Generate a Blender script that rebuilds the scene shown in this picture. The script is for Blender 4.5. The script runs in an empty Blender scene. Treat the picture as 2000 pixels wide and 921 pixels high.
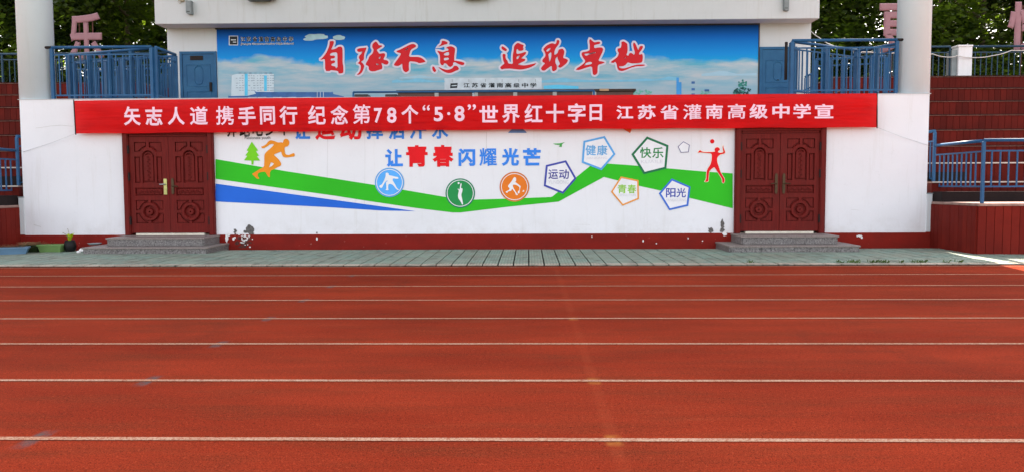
import bpy, bmesh, math, random
from mathutils import Vector, Matrix, noise
R_ = math.radians
rnd = random.Random(7)
scene = bpy.context.scene
col = scene.collection

# ------------------------------------------------------------------ camera
CH = 1.3                                   # eye height
FPX = 1560.0                               # focal length in pixels of a 2000 px wide picture
YAW, PITCH, ROLL = R_(1.2), math.atan(99.5 / FPX), .0043
cF = Vector((-math.sin(YAW) * math.cos(PITCH), math.cos(YAW) * math.cos(PITCH), -math.sin(PITCH)))
_r0 = Vector((math.cos(YAW), math.sin(YAW), 0)); _u0 = _r0.cross(cF)
cR = _r0 * math.cos(ROLL) - _u0 * math.sin(ROLL)
cU = _u0 * math.cos(ROLL) + _r0 * math.sin(ROLL)
cam_d = bpy.data.cameras.new('camera'); cam = bpy.data.objects.new('camera', cam_d); col.objects.link(cam)
cam.matrix_world = Matrix(((cR.x, cU.x, -cF.x, 0), (cR.y, cU.y, -cF.y, 0), (cR.z, cU.z, -cF.z, CH), (0, 0, 0, 1)))
cam_d.sensor_width = 36; cam_d.lens = FPX / 2000 * 36; cam_d.clip_end = 2000; cam_d.clip_start = .05
scene.camera = cam

# ------------------------------------------------------------------ world, sun, exposure
SUN_EL, SUN_AZ = R_(45), R_(9)             # the sun stands behind the grandstand, a little to the right
world = bpy.data.worlds.new('World'); scene.world = world; world.use_nodes = True
wn = world.node_tree
sky = wn.nodes.new('ShaderNodeTexSky'); sky.sky_type = 'NISHITA'; sky.sun_disc = False
sky.sun_elevation = SUN_EL; sky.sun_rotation = SUN_AZ; sky.air_density = 1.0; sky.dust_density = 2.0; sky.ozone_density = 1.0
hs = wn.nodes.new('ShaderNodeHueSaturation'); hs.inputs['Saturation'].default_value = .45      # hazy, whitish summer sky
wn.links.new(sky.outputs[0], hs.inputs['Color'])
bg = wn.nodes['Background']; wn.links.new(hs.outputs[0], bg.inputs[0]); bg.inputs[1].default_value = .13
sl = bpy.data.lights.new('sun', 'SUN'); sl.energy = 4.0; sl.angle = R_(.6); sl.color = (1, .94, .85)
sun = bpy.data.objects.new('sun', sl); col.objects.link(sun)
to_sun = Vector((math.sin(SUN_AZ) * math.cos(SUN_EL), math.cos(SUN_AZ) * math.cos(SUN_EL), math.sin(SUN_EL)))
sun.rotation_euler = to_sun.to_track_quat('Z', 'Y').to_euler()
vs = scene.view_settings; vs.view_transform = 'Standard'; vs.look = 'None'; vs.exposure = 2.27; vs.use_white_balance = True; vs.white_balance_temperature = 7150; vs.white_balance_tint = 14; vs.gamma = 1; vs.use_curve_mapping = False

# ------------------------------------------------------------------ measuring: a pixel of the 2000x921 photograph -> a point on the plane y = Y
def at(px, py, Y):
    d = cF + cR * ((px - 1000) / FPX) + cU * ((460.5 - py) / FPX)
    t = Y / d.y
    return d.x * t, CH + d.z * t

# ------------------------------------------------------------------ materials
def s2l(c):
    return tuple(((v / 255) / 12.92 if v / 255 <= .04045 else ((v / 255 + .055) / 1.055) ** 2.4) for v in c)
MATS = {}
def mat(name, rgb, rough=.6, metal=0, var=.12, scale=6, bump=.0, bscale=40, dirt=None, dirt_amt=.0, trans=0):
    """plain surface with a little uneven tone, grain and optional grime"""
    if name in MATS: return MATS[name]
    m = bpy.data.materials.new(name); m.use_nodes = True; nt = m.node_tree; N = nt.nodes; L = nt.links
    b = N['Principled BSDF']; b.inputs['Roughness'].default_value = rough; b.inputs['Metallic'].default_value = metal; b.inputs['Specular IOR Level'].default_value = .5 if metal or rough < .5 else .18
    tc = N.new('ShaderNodeTexCoord')
    geo = N.new('ShaderNodeNewGeometry')
    no = N.new('ShaderNodeTexNoise'); no.inputs['Scale'].default_value = scale; no.inputs['Detail'].default_value = 6
    L.new(geo.outputs['Position'], no.inputs['Vector'])
    mr = N.new('ShaderNodeMapRange'); mr.inputs[1].default_value = .3; mr.inputs[2].default_value = .7
    mr.inputs[3].default_value = 1 - var; mr.inputs[4].default_value = 1 + var
    L.new(no.outputs['Fac'], mr.inputs[0])
    vm = N.new('ShaderNodeVectorMath'); vm.operation = 'SCALE'; vm.inputs[0].default_value = rgb[:3]; L.new(mr.outputs[0], vm.inputs['Scale'])
    out = vm.outputs[0]
    if dirt is not None:
        n2 = N.new('ShaderNodeTexNoise'); n2.inputs['Scale'].default_value = scale * .35; n2.inputs['Detail'].default_value = 8; n2.inputs['Roughness'].default_value = .7
        L.new(geo.outputs['Position'], n2.inputs['Vector'])
        m2 = N.new('ShaderNodeMapRange'); m2.inputs[1].default_value = .52; m2.inputs[2].default_value = .75; m2.inputs[3].default_value = 0; m2.inputs[4].default_value = dirt_amt
        L.new(n2.outputs['Fac'], m2.inputs[0])
        mx = N.new('ShaderNodeMix'); mx.data_type = 'RGBA'; L.new(m2.outputs[0], mx.inputs[0]); L.new(out, mx.inputs[6]); mx.inputs[7].default_value = (*dirt, 1)
        out = mx.outputs[2]
    L.new(out, b.inputs['Base Color'])
    if bump:
        n3 = N.new('ShaderNodeTexNoise'); n3.inputs['Scale'].default_value = bscale; n3.inputs['Detail'].default_value = 4
        L.new(geo.outputs['Position'], n3.inputs['Vector'])
        bp = N.new('ShaderNodeBump'); bp.inputs['Strength'].default_value = bump; bp.inputs['Distance'].default_value = .01
        L.new(n3.outputs['Fac'], bp.inputs['Height']); L.new(bp.outputs[0], b.inputs['Normal'])
    MATS[name] = m
    return m

def C(*c): return s2l(c)

def graph(name):
    m = bpy.data.materials.new(name); m.use_nodes = True; MATS[name] = m
    return m, m.node_tree.nodes, m.node_tree.links, m.node_tree.nodes['Principled BSDF']
def noise_n(N, L, vec, scale, detail=5, rough=.5):
    n = N.new('ShaderNodeTexNoise'); n.inputs['Scale'].default_value = scale; n.inputs['Detail'].default_value = detail; n.inputs['Roughness'].default_value = rough
    if vec is not None: L.new(vec, n.inputs['Vector'])
    return n.outputs['Fac']
def rng(N, L, v, a, b, c, d):
    m = N.new('ShaderNodeMapRange'); L.new(v, m.inputs[0])
    for i, q in enumerate((a, b, c, d)): m.inputs[i + 1].default_value = q
    return m.outputs[0]
def mixc(N, L, f, a, b, mode='MIX'):
    m = N.new('ShaderNodeMix'); m.data_type = 'RGBA'; m.blend_type = mode
    if isinstance(f, (int, float)): m.inputs[0].default_value = f
    else: L.new(f, m.inputs[0])
    for i, q in ((6, a), (7, b)):
        if isinstance(q, tuple): m.inputs[i].default_value = (*q, 1)
        else: L.new(q, m.inputs[i])
    return m.outputs[2]
def vscale(N, L, vec, s):
    m = N.new('ShaderNodeVectorMath'); m.operation = 'MULTIPLY'; L.new(vec, m.inputs[0]); m.inputs[1].default_value = s
    return m.outputs[0]
def bumpn(N, L, b, h, strength, dist):
    bp = N.new('ShaderNodeBump'); bp.inputs['Strength'].default_value = strength; bp.inputs['Distance'].default_value = dist
    L.new(h, bp.inputs['Height']); L.new(bp.outputs[0], b.inputs['Normal'])
def pos(N):
    return N.new('ShaderNodeNewGeometry').outputs['Position']

LANE_Y = (12.64, 11.48, 10.23, 8.98, 7.73, 6.48, 5.245, 4.01, 2.9)   # distance of each lane line
def mat_track():
    m, N, L, b = graph('running_track_rubber'); P = pos(N)
    big = noise_n(N, L, vscale(N, L, P, (.30, .8, 1)), .9, 7, .62)
    mid = noise_n(N, L, vscale(N, L, P, (.45, 2.4, 1)), 1.7, 7, .7)
    wear = noise_n(N, L, vscale(N, L, P, (.25, 3.2, 1)), 3.1, 6, .7)
    fine = noise_n(N, L, P, 120, 3, .85); grit = noise_n(N, L, P, 42, 4, .85)
    c = mixc(N, L, rng(N, L, big, .30, .66, 0, 1), (.205, .021, .0085), (.365, .044, .0165))
    c = mixc(N, L, rng(N, L, mid, .46, .72, 0, .75), c, (.165, .036, .015))
    c = mixc(N, L, rng(N, L, wear, .56, .78, 0, .45), c, (.34, .07, .028))
    c = mixc(N, L, rng(N, L, fine, .40, .56, .8, 0), c, (.07, .010, .005))
    c = mixc(N, L, rng(N, L, grit, .56, .66, 0, .75), c, (.06, .009, .005))
    c = mixc(N, L, rng(N, L, grit, .32, .42, .6, 0), c, (.48, .085, .033))
    # scuffed patches, seams across the lanes and stray stains
    sc = noise_n(N, L, vscale(N, L, P, (1.1, .35, 1)), .7, 8, .75)
    c = mixc(N, L, rng(N, L, sc, .56, .70, 0, .40), c, (.10, .022, .012))
    sx = N.new('ShaderNodeSeparateXYZ'); L.new(P, sx.inputs[0])
    for xs_, w_, k_ in ((.43, .05, .16), (-5.9, .012, .35), (6.7, .012, .35)):
        d1 = N.new('ShaderNodeMath'); d1.operation = 'SUBTRACT'; L.new(sx.outputs[0], d1.inputs[0]); d1.inputs[1].default_value = xs_
        d2 = N.new('ShaderNodeMath'); d2.operation = 'ABSOLUTE'; L.new(d1.outputs[0], d2.inputs[0])
        f_ = rng(N, L, d2.outputs[0], w_ * .4, w_, k_, 0)
        mm = N.new('ShaderNodeMath'); mm.operation = 'MULTIPLY'; L.new(f_, mm.inputs[0]); L.new(rng(N, L, mid, .4, .6, .2, 1), mm.inputs[1])
        c = mixc(N, L, mm.outputs[0], c, (.38, .075, .03) if xs_ == .43 else (.10, .015, .008))
    # faint rubbed marks where old lane measures were chalked
    def near(axis, v, w):
        d1 = N.new('ShaderNodeMath'); d1.operation = 'SUBTRACT'; L.new(sx.outputs[axis], d1.inputs[0]); d1.inputs[1].default_value = v
        d2 = N.new('ShaderNodeMath'); d2.operation = 'ABSOLUTE'; L.new(d1.outputs[0], d2.inputs[0])
        return rng(N, L, d2.outputs[0], w * .45, w, 1, 0)
    def mul(a, b_):
        m_ = N.new('ShaderNodeMath'); m_.operation = 'MULTIPLY'; L.new(a, m_.inputs[0])
        if isinstance(b_, float): m_.inputs[1].default_value = b_
        else: L.new(b_, m_.inputs[1])
        return m_.outputs[0]
    rub = rng(N, L, noise_n(N, L, P, 16, 4, .7), .36, .60, .15, .8)
    for ys in LANE_Y[1:8]:
        c = mixc(N, L, mul(mul(near(0, -2.56, .055), near(1, ys, .17)), rub), c, (.085, .085, .085))
    for ys in (LANE_Y[4], LANE_Y[6], LANE_Y[7]):
        c = mixc(N, L, mul(mul(near(0, .43, .055), near(1, ys, .11)), rub), c, (.36, .13, .03))
    L.new(c, b.inputs['Base Color']); b.inputs['Roughness'].default_value = 1; b.inputs['Specular IOR Level'].default_value = .03
    bumpn(N, L, b, fine, .5, .006)
    return m
def mat_line():
    m, N, L, b = graph('worn_white_line_paint'); P = pos(N)
    f = noise_n(N, L, P, 90, 3, .85); g = noise_n(N, L, P, 1.6, 5, .7)
    c = mixc(N, L, rng(N, L, g, .35, .7, 0, .8), (.50, .33, .23), (.38, .19, .115))
    c = mixc(N, L, rng(N, L, f, .46, .60, 0, .85), c, (.25, .05, .022))
    c = mixc(N, L, rng(N, L, noise_n(N, L, P, 14, 4, .75), .58, .70, 0, .7), c, (.24, .04, .018))
    L.new(c, b.inputs['Base Color']); b.inputs['Roughness'].default_value = 1; b.inputs['Specular IOR Level'].default_value = .05
    return m
def mat_granite():
    m, N, L, b = graph('speckled_granite'); P = pos(N)
    f = noise_n(N, L, P, 42, 3, .8); f2 = noise_n(N, L, P, 20, 4, .8); g = noise_n(N, L, P, 3, 4, .5)
    c = mixc(N, L, rng(N, L, f, .38, .62, 0, 1), (.025, .023, .023), (.24, .225, .22))
    c = mixc(N, L, rng(N, L, f2, .52, .66, 0, .7), c, (.30, .28, .27))
    c = mixc(N, L, rng(N, L, g, .4, .7, 0, .35), c, (.10, .08, .07))
    L.new(c, b.inputs['Base Color']); b.inputs['Roughness'].default_value = .5
    return m
def mat_slab():
    m, N, L, b = graph('worn_granite_tread'); P = pos(N)
    f = noise_n(N, L, P, 60, 3, .8); g = noise_n(N, L, P, 3, 5, .6)
    c = mixc(N, L, rng(N, L, f, .38, .62, 0, 1), (.13, .105, .095), (.27, .225, .205))
    c = mixc(N, L, rng(N, L, g, .4, .7, 0, .5), c, (.20, .16, .14))
    L.new(c, b.inputs['Base Color']); b.inputs['Roughness'].default_value = .55
    return m
def mat_tile(name, c0, c1):
    m, N, L, b = graph(name); P = pos(N)
    v = N.new('ShaderNodeVectorMath'); v.operation = 'SNAP'; L.new(P, v.inputs[0]); v.inputs[1].default_value = (.25, .25, 10)
    w = N.new('ShaderNodeTexWhiteNoise'); w.noise_dimensions = '3D'; L.new(v.outputs[0], w.inputs['Vector'])
    c = mixc(N, L, w.outputs['Value'], c0, c1)
    g = noise_n(N, L, P, 1.3, 6, .65); f = noise_n(N, L, P, 45, 4, .7)
    c = mixc(N, L, rng(N, L, g, .42, .7, 0, .75), c, (.23, .215, .16))
    c = mixc(N, L, rng(N, L, noise_n(N, L, vscale(N, L, P, (1, .6, 1)), 5, 6, .7), .52, .68, 0, .85), c, (.09, .095, .07))
    c = mixc(N, L, rng(N, L, f, .5, .7, 0, .5), c, (.10, .11, .09))
    wv = N.new('ShaderNodeTexWave'); wv.bands_direction = 'Y'; wv.inputs['Scale'].default_value = 6.28; wv.inputs['Distortion'].default_value = .6; L.new(P, wv.inputs['Vector'])
    wx = N.new('ShaderNodeTexWave'); wx.bands_direction = 'X'; wx.inputs['Scale'].default_value = 6.28; L.new(P, wx.inputs['Vector'])
    mm = N.new('ShaderNodeMath'); mm.operation = 'MULTIPLY'; L.new(wv.outputs['Fac'], mm.inputs[0]); L.new(wx.outputs['Fac'], mm.inputs[1])
    c = mixc(N, L, rng(N, L, mm.outputs[0], 0, .4, .45, 0), c, (.08, .10, .085))
    L.new(c, b.inputs['Base Color']); b.inputs['Roughness'].default_value = .75
    bumpn(N, L, b, mm.outputs[0], .6, .006)
    return m
def mat_plaster(name, base, streak=.35):
    m, N, L, b = graph(name); P = pos(N)
    g = noise_n(N, L, P, .8, 7, .6); st = noise_n(N, L, vscale(N, L, P, (5, 5, .35)), 1.6, 6, .7); f = noise_n(N, L, P, 14, 5, .7)
    d = tuple(q * .80 for q in base)
    c = mixc(N, L, rng(N, L, g, .35, .7, 0, .35), base, d)
    c = mixc(N, L, rng(N, L, st, .55, .8, 0, streak), c, (base[0] * .68, base[1] * .64, base[2] * .56))
    c = mixc(N, L, rng(N, L, f, .62, .8, 0, .35), c, (base[0] * .66, base[1] * .64, base[2] * .6))
    # splash dirt close to the ground
    sx = N.new('ShaderNodeSeparateXYZ'); L.new(P, sx.inputs[0])
    low = rng(N, L, sx.outputs[2], .32, .70, .3, 0)
    mm = N.new('ShaderNodeMath'); mm.operation = 'MULTIPLY'; L.new(low, mm.inputs[0]); L.new(rng(N, L, noise_n(N, L, P, 3.2, 7, .7), .45, .7, 0, 1), mm.inputs[1])
    c = mixc(N, L, mm.outputs[0], c, (.45, .40, .34))
    L.new(c, b.inputs['Base Color']); b.inputs['Roughness'].default_value = .75; b.inputs['Specular IOR Level'].default_value = .25
    bumpn(N, L, b, noise_n(N, L, P, 9, 8, .75), .25, .01)
    return m
def mat_plinth():
    m, N, L, b = graph('maroon_skirting_paint'); P = pos(N)
    g = noise_n(N, L, vscale(N, L, P, (1, 1, 2)), 1.5, 7, .65)
    c = mixc(N, L, rng(N, L, g, .35, .7, 0, 1), (.235, .014, .009), (.16, .013, .009))
    c = mixc(N, L, rng(N, L, noise_n(N, L, P, 13, 6, .75), .66, .70, 0, .85), c, (.42, .24, .2))
    L.new(c, b.inputs['Base Color']); b.inputs['Roughness'].default_value = .7; b.inputs['Specular IOR Level'].default_value = .1
    return m
def mat_wood():
    m, N, L, b = graph('carved_mahogany'); P = pos(N)
    g = noise_n(N, L, vscale(N, L, P, (14, 14, .9)), 3, 6, .6); h = noise_n(N, L, P, 1.2, 4, .5)
    c = mixc(N, L, rng(N, L, g, .3, .7, 0, 1), (.095, .0065, .0055), (.17, .013, .010))
    c = mixc(N, L, rng(N, L, h, .45, .75, 0, .5), c, (.11, .018, .014))
    L.new(c, b.inputs['Base Color']); b.inputs['Roughness'].default_value = .55; b.inputs['Specular IOR Level'].default_value = .12
    return m
def mat_stand(name, c0, c1):
    m, N, L, b = graph(name); P = pos(N)
    oi = N.new('ShaderNodeObjectInfo')
    g = noise_n(N, L, P, 2.2, 7, .65)
    c = mixc(N, L, oi.outputs['Random'], c0, c1)
    c = mixc(N, L, rng(N, L, g, .4, .75, 0, .6), c, tuple(q * .6 for q in c0))
    c = mixc(N, L, rng(N, L, noise_n(N, L, P, 25, 5, .7), .6, .75, 0, .5), c, (.12, .022, .016))
    L.new(c, b.inputs['Base Color']); b.inputs['Roughness'].default_value = .7; b.inputs['Specular IOR Level'].default_value = .1
    return m
def mat_blue(name, rgb, rust=.5):
    m, N, L, b = graph(name); P = pos(N)
    g = noise_n(N, L, P, 3, 6, .65)
    c = mixc(N, L, rng(N, L, g, .3, .7, 0, 1), rgb, (rgb[0] * 1.6 + .01, rgb[1] * 1.4 + .01, rgb[2] * 1.25))
    c = mixc(N, L, rng(N, L, noise_n(N, L, P, 22, 6, .75), .62, .70, 0, rust), c, (.06, .035, .03))
    L.new(c, b.inputs['Base Color']); b.inputs['Roughness'].default_value = .42; b.inputs['Specular IOR Level'].default_value = .25
    return m
def mat_leaf(name, c0, c1):
    m, N, L, b = graph(name); P = pos(N)
    g = noise_n(N, L, P, 1.3, 3, .5)
    oi = N.new('ShaderNodeObjectInfo')
    c = mixc(N, L, rng(N, L, g, .42, .66, 0, 1), c0, c1)
    c = mixc(N, L, rng(N, L, oi.outputs['Random'], 0, 1, 0, .4), c, (.03, .045, .012))
    L.new(c, b.inputs['Base Color']); b.inputs['Roughness'].default_value = .5; b.inputs['Specular IOR Level'].default_value = .2
    t = N.new('ShaderNodeBsdfTranslucent'); t.inputs['Color'].default_value = (.30, .50, .03, 1)
    ms = N.new('ShaderNodeMixShader'); L.new(rng(N, L, g, .40, .70, .08, .5), ms.inputs[0])
    L.new(b.outputs[0], ms.inputs[1]); L.new(t.outputs[0], ms.inputs[2]); L.new(ms.outputs[0], N['Material Output'].inputs[0])
    return m
def mat_cloth():
    m, N, L, b = graph('red_banner_cloth'); P = pos(N)
    g = noise_n(N, L, vscale(N, L, P, (.6, 1, 5)), 2.2, 6, .6)
    c = mixc(N, L, rng(N, L, g, .35, .7, 0, 1), (.78, .003, .004), (.58, .003, .005))
    L.new(c, b.inputs['Base Color']); b.inputs['Roughness'].default_value = .55; b.inputs['Specular IOR Level'].default_value = .15
    bumpn(N, L, b, noise_n(N, L, vscale(N, L, P, (.5, 1, 5)), 3.0, 4, .55), .35, .05)
    t = N.new('ShaderNodeBsdfTranslucent'); t.inputs['Color'].default_value = (.8, .01, .01, 1)
    ms = N.new('ShaderNodeMixShader'); ms.inputs[0].default_value = .22; L.new(b.outputs[0], ms.inputs[1]); L.new(t.outputs[0], ms.inputs[2])
    tr = N.new('ShaderNodeBsdfTransparent'); tr.inputs['Color'].default_value = (1, .12, .12, 1)
    m3 = N.new('ShaderNodeMixShader'); m3.inputs[0].default_value = .19; L.new(ms.outputs[0], m3.inputs[1]); L.new(tr.outputs[0], m3.inputs[2])
    L.new(m3.outputs[0], N['Material Output'].inputs[0])
    return m
def mat_print():
    """the printed sky of the big board: painted fascia shade at the very top, deep blue, bright blue, then pale cloud"""
    m, N, L, b = graph('printed_sky'); tc = N.new('ShaderNodeTexCoord'); O = tc.outputs['Object']
    sx = N.new('ShaderNodeSeparateXYZ'); L.new(O, sx.inputs[0])
    wob = noise_n(N, L, vscale(N, L, O, (.55, 1, 1.1)), 1.0, 5, .55)
    wob2 = noise_n(N, L, vscale(N, L, O, (.35, 1, 2.2)), 2.1, 6, .6)
    z = N.new('ShaderNodeMath'); z.operation = 'ADD'; L.new(sx.outputs[2], z.inputs[0]); L.new(rng(N, L, wob, 0, 1, -.55, .55), z.inputs[1])
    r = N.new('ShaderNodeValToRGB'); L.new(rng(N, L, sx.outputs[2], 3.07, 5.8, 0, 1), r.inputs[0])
    e = r.color_ramp.elements; e[0].position = 0; e[0].color = (*C(100, 180, 205), 1); e[1].position = 1; e[1].color = (*C(0, 50, 112), 1)  # printed gradient; its darkest top end also paints in the fascia's shadow
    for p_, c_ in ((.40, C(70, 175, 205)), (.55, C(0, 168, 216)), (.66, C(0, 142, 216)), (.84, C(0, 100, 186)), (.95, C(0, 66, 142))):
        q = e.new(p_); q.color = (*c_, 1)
    cloud = rng(N, L, z.outputs[0], 4.70, 4.86, 1, 0)
    tone = mixc(N, L, rng(N, L, wob2, .35, .65, 0, 1), C(192, 196, 200), C(96, 172, 196))
    tone = mixc(N, L, rng(N, L, sx.outputs[2], 3.9, 4.5, .65, 0), tone, C(150, 178, 192))
    c = mixc(N, L, cloud, r.outputs[0], tone)
    L.new(c, b.inputs['Base Color']); b.inputs['Roughness'].default_value = .7; b.inputs['Specular IOR Level'].default_value = .1
    return m

M_track = mat_track(); M_line = mat_line(); M_gran = mat_granite(); M_slab = mat_slab()
M_tile = mat_tile('green_paving_tile', (.185, .30, .24), (.27, .35, .27)); M_ctile = mat_tile('cream_paving_tile', (.50, .41, .32), (.58, .48, .38))
M_white = mat_plaster('white_wall_paint', (.765, .765, .79)); M_cream = mat_plaster('cream_wall_paint', (.58, .605, .62), .5)
M_colp = mat_plaster('column_paint', (.70, .80, .85), .2)
M_plinth = mat_plinth(); M_wood = mat_wood()
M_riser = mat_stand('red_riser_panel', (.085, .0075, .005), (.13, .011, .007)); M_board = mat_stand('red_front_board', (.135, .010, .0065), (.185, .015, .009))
M_dred = mat('dark_red_paint', (.12, .014, .012), .6)
M_tread = mat('concrete_tread', (.30, .19, .16), .8, var=.25, dirt=(.12, .08, .07), dirt_amt=.6)
M_nosing = mat('pale_nosing', (.5, .45, .4), .6)
M_shadow = mat('nosing_shadow_gap', (.03, .005, .004), .8)  # near-black colour paints in the shadow gap along the upper tread edges
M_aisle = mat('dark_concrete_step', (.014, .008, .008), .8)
M_rail = mat_blue('blue_rail_paint', (.005, .066, .175)); M_rail2 = mat_blue('dark_teal_rail_paint', (.004, .034, .075)); M_bdoor = mat_blue('blue_door_paint', (.001, .072, .185), .25)
M_joint = mat('dark_joint', (.015, .017, .014), .9)
M_leafA = mat_leaf('leaf_green', (.014, .028, .006), (.045, .075, .012)); M_leafB = mat_leaf('leaf_dark_green', (.010, .022, .006), (.035, .06, .012))
M_bark = mat('bark', (.10, .075, .05), .9, bump=.5)
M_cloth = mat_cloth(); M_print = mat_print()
M_pinktxt = mat('pale_pink_cloth_letter', (.86, .58, .68), .7, var=.06)
M_board_pink = mat('pink_letter_board_paint', (.33, .175, .20), .6, var=.08)
M_steel = mat('galvanised_steel', (.35, .37, .37), .45, .4); M_black = mat('black_plastic', (.012, .012, .014), .4)
M_brass = mat('aged_brass', (.065, .035, .012), .5, .4); M_gold = mat('bright_brass', (.42, .42, .16), .35, .5)
M_iron = mat('rusty_iron', (.02, .014, .013), .7); M_grey = mat('grey_enamel_box', (.22, .25, .26), .5)
M_table = mat('dark_brown_desk', (.05, .028, .022), .5); M_cable = mat('white_cable_sheath', (.6, .58, .55), .6)
M_beige = mat('beige_box_paint', (.42, .36, .26), .6)

# ------------------------------------------------------------------ mesh helpers
class MB:
    def __init__(s): s.v = []; s.f = []; s.sm = []
    def box(s, x0, x1, y0, y1, z0, z1):
        n = len(s.v); s.v += [(x, y, z) for z in (z0, z1) for y in (y0, y1) for x in (x0, x1)]
        for q in ((0, 2, 3, 1), (4, 5, 7, 6), (0, 1, 5, 4), (2, 6, 7, 3), (0, 4, 6, 2), (1, 3, 7, 5)): s.f.append([n + i for i in q]); s.sm.append(0)
        return s
    def prism(s, pts, y0, y1):                 # polygon in x,z seen from the front (y0 = front)
        a = sum(pts[i][0] * pts[(i + 1) % len(pts)][1] - pts[(i + 1) % len(pts)][0] * pts[i][1] for i in range(len(pts)))
        if a < 0: pts = pts[::-1]
        n = len(s.v); k = len(pts)
        s.v += [(x, y0, z) for x, z in pts] + [(x, y1, z) for x, z in pts]
        s.f.append([n + i for i in range(k)]); s.f.append([n + k + i for i in range(k)][::-1]); s.sm += [0, 0]
        for i in range(k):
            j = (i + 1) % k; s.f.append([n + i, n + k + i, n + k + j, n + j]); s.sm.append(0)
        return s
    def tube(s, path, r, seg=8, caps=True, r2=None):
        path = [Vector(p) for p in path]; n0 = len(s.v); up = None
        for i, p in enumerate(path):
            t = (path[min(i + 1, len(path) - 1)] - path[max(i - 1, 0)]).normalized()
            if up is None: up = Vector((0, 0, 1)) if abs(t.z) < .9 else Vector((1, 0, 0))
            a = t.cross(up).normalized(); b = a.cross(t).normalized()
            rr = r if r2 is None else r + (r2 - r) * i / (len(path) - 1)
            for k in range(seg):
                w = 2 * math.pi * k / seg; s.v.append(tuple(p + a * math.cos(w) * rr + b * math.sin(w) * rr))
        for i in range(len(path) - 1):
            for k in range(seg):
                k2 = (k + 1) % seg; s.f.append([n0 + i * seg + k, n0 + i * seg + k2, n0 + (i + 1) * seg + k2, n0 + (i + 1) * seg + k]); s.sm.append(1)
        if caps:
            s.f.append([n0 + k for k in range(seg)][::-1]); s.f.append([n0 + (len(path) - 1) * seg + k for k in range(seg)]); s.sm += [0, 0]
        return s
    def lathe(s, prof, cx, cy, seg=24, caps=True, sx=1, sy=1):
        n0 = len(s.v)
        for r, z in prof:
            for k in range(seg):
                w = 2 * math.pi * k / seg; s.v.append((cx + r * sx * math.cos(w), cy + r * sy * math.sin(w), z))
        for i in range(len(prof) - 1):
            for k in range(seg):
                k2 = (k + 1) % seg; s.f.append([n0 + i * seg + k, n0 + i * seg + k2, n0 + (i + 1) * seg + k2, n0 + (i + 1) * seg + k]); s.sm.append(1)
        if caps:
            s.f.append([n0 + k for k in range(seg)][::-1]); s.f.append([n0 + (len(prof) - 1) * seg + k for k in range(seg)]); s.sm += [0, 0]
        return s
    def ringxz(s, cx, cz, r0, r1, y0, y1, seg=32, a0=0, a1=360):
        full = abs(a1 - a0) >= 360; m = seg if full else seg + 1; n = len(s.v)
        for i in range(m):
            w = R_(a0 + (a1 - a0) * i / seg); c_, s_ = math.cos(w), math.sin(w)
            rm = (r0 + r1) / 2
            s.v += [(cx + r0 * c_, y1, cz + r0 * s_), (cx + (r0 * .8 + r1 * .2) * c_, y0, cz + (r0 * .8 + r1 * .2) * s_), (cx + (r0 * .2 + r1 * .8) * c_, y0, cz + (r0 * .2 + r1 * .8) * s_), (cx + r1 * c_, y1, cz + r1 * s_)]
        for i in range(seg):
            a = n + 4 * i; b_ = n + 4 * ((i + 1) % m)
            for j in range(3): s.f.append([a + j, a + j + 1, b_ + j + 1, b_ + j]); s.sm.append(0)
        return s
    def build(s, name, m, parent=None, kind=None, bevel=0):
        me = bpy.data.meshes.new(name); me.from_pydata(s.v, [], s.f); me.polygons.foreach_set('use_smooth', [bool(q) for q in s.sm])
        me.materials.append(m); me.update()
        if bevel:
            bm = bmesh.new(); bm.from_mesh(me)
            bmesh.ops.bevel(bm, geom=[e for e in bm.edges if len(e.link_faces) == 2 and e.calc_face_angle(0) > .6], offset=bevel, segments=1, affect='EDGES'); bm.to_mesh(me); bm.free()
        return link(name, me, parent, kind)
def link(name, me, parent=None, kind=None):
    o = bpy.data.objects.new(name, me); col.objects.link(o)
    if parent is not None: o.parent = parent
    if kind: o['kind'] = kind
    return o
def tag(o, label, cat, group=None):
    o['label'] = label; o['category'] = cat
    if group: o['group'] = group
    return o
def thing(name, label, cat, group=None, loc=(0, 0, 0)):
    o = bpy.data.objects.new(name, None); col.objects.link(o); o.location = loc; o.empty_display_size = .2
    return tag(o, label, cat, group)

def curve_mesh(cu):
    o = bpy.data.objects.new('tmp', cu); col.objects.link(o); bpy.context.view_layer.update()
    me = bpy.data.meshes.new_from_object(o.evaluated_get(bpy.context.evaluated_depsgraph_get()))
    vv = [tuple(v.co) for v in me.vertices]; ff = [list(p.vertices) for p in me.polygons]
    bpy.data.objects.remove(o); bpy.data.meshes.remove(me); bpy.data.curves.remove(cu)
    return vv, ff
GC = {}
def glyph(ch, bold):
    """a character as filled outline plus a flattened tube round it (bold); x,y in em units, z = layer"""
    k = (ch, bold)
    if k in GC: return GC[k]
    out = ([], [])
    for mode in (0, 1):
        if mode == 1 and not bold: continue
        cu = bpy.data.curves.new('t', 'FONT'); cu.body = ch; cu.resolution_u = 3
        if mode == 0: cu.fill_mode = 'BOTH'
        else: cu.fill_mode = 'NONE'; cu.bevel_depth = bold; cu.bevel_resolution = 1
        vv, ff = curve_mesh(cu); n = len(out[0])
        z0 = .0012 if mode == 0 else 0
        out[0].extend([(x, y, z0 if mode == 0 else (z / bold * .001)) for x, y, z in vv]); out[1].extend([[n + i for i in f] for f in ff])
    GC[k] = out
    return out
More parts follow.
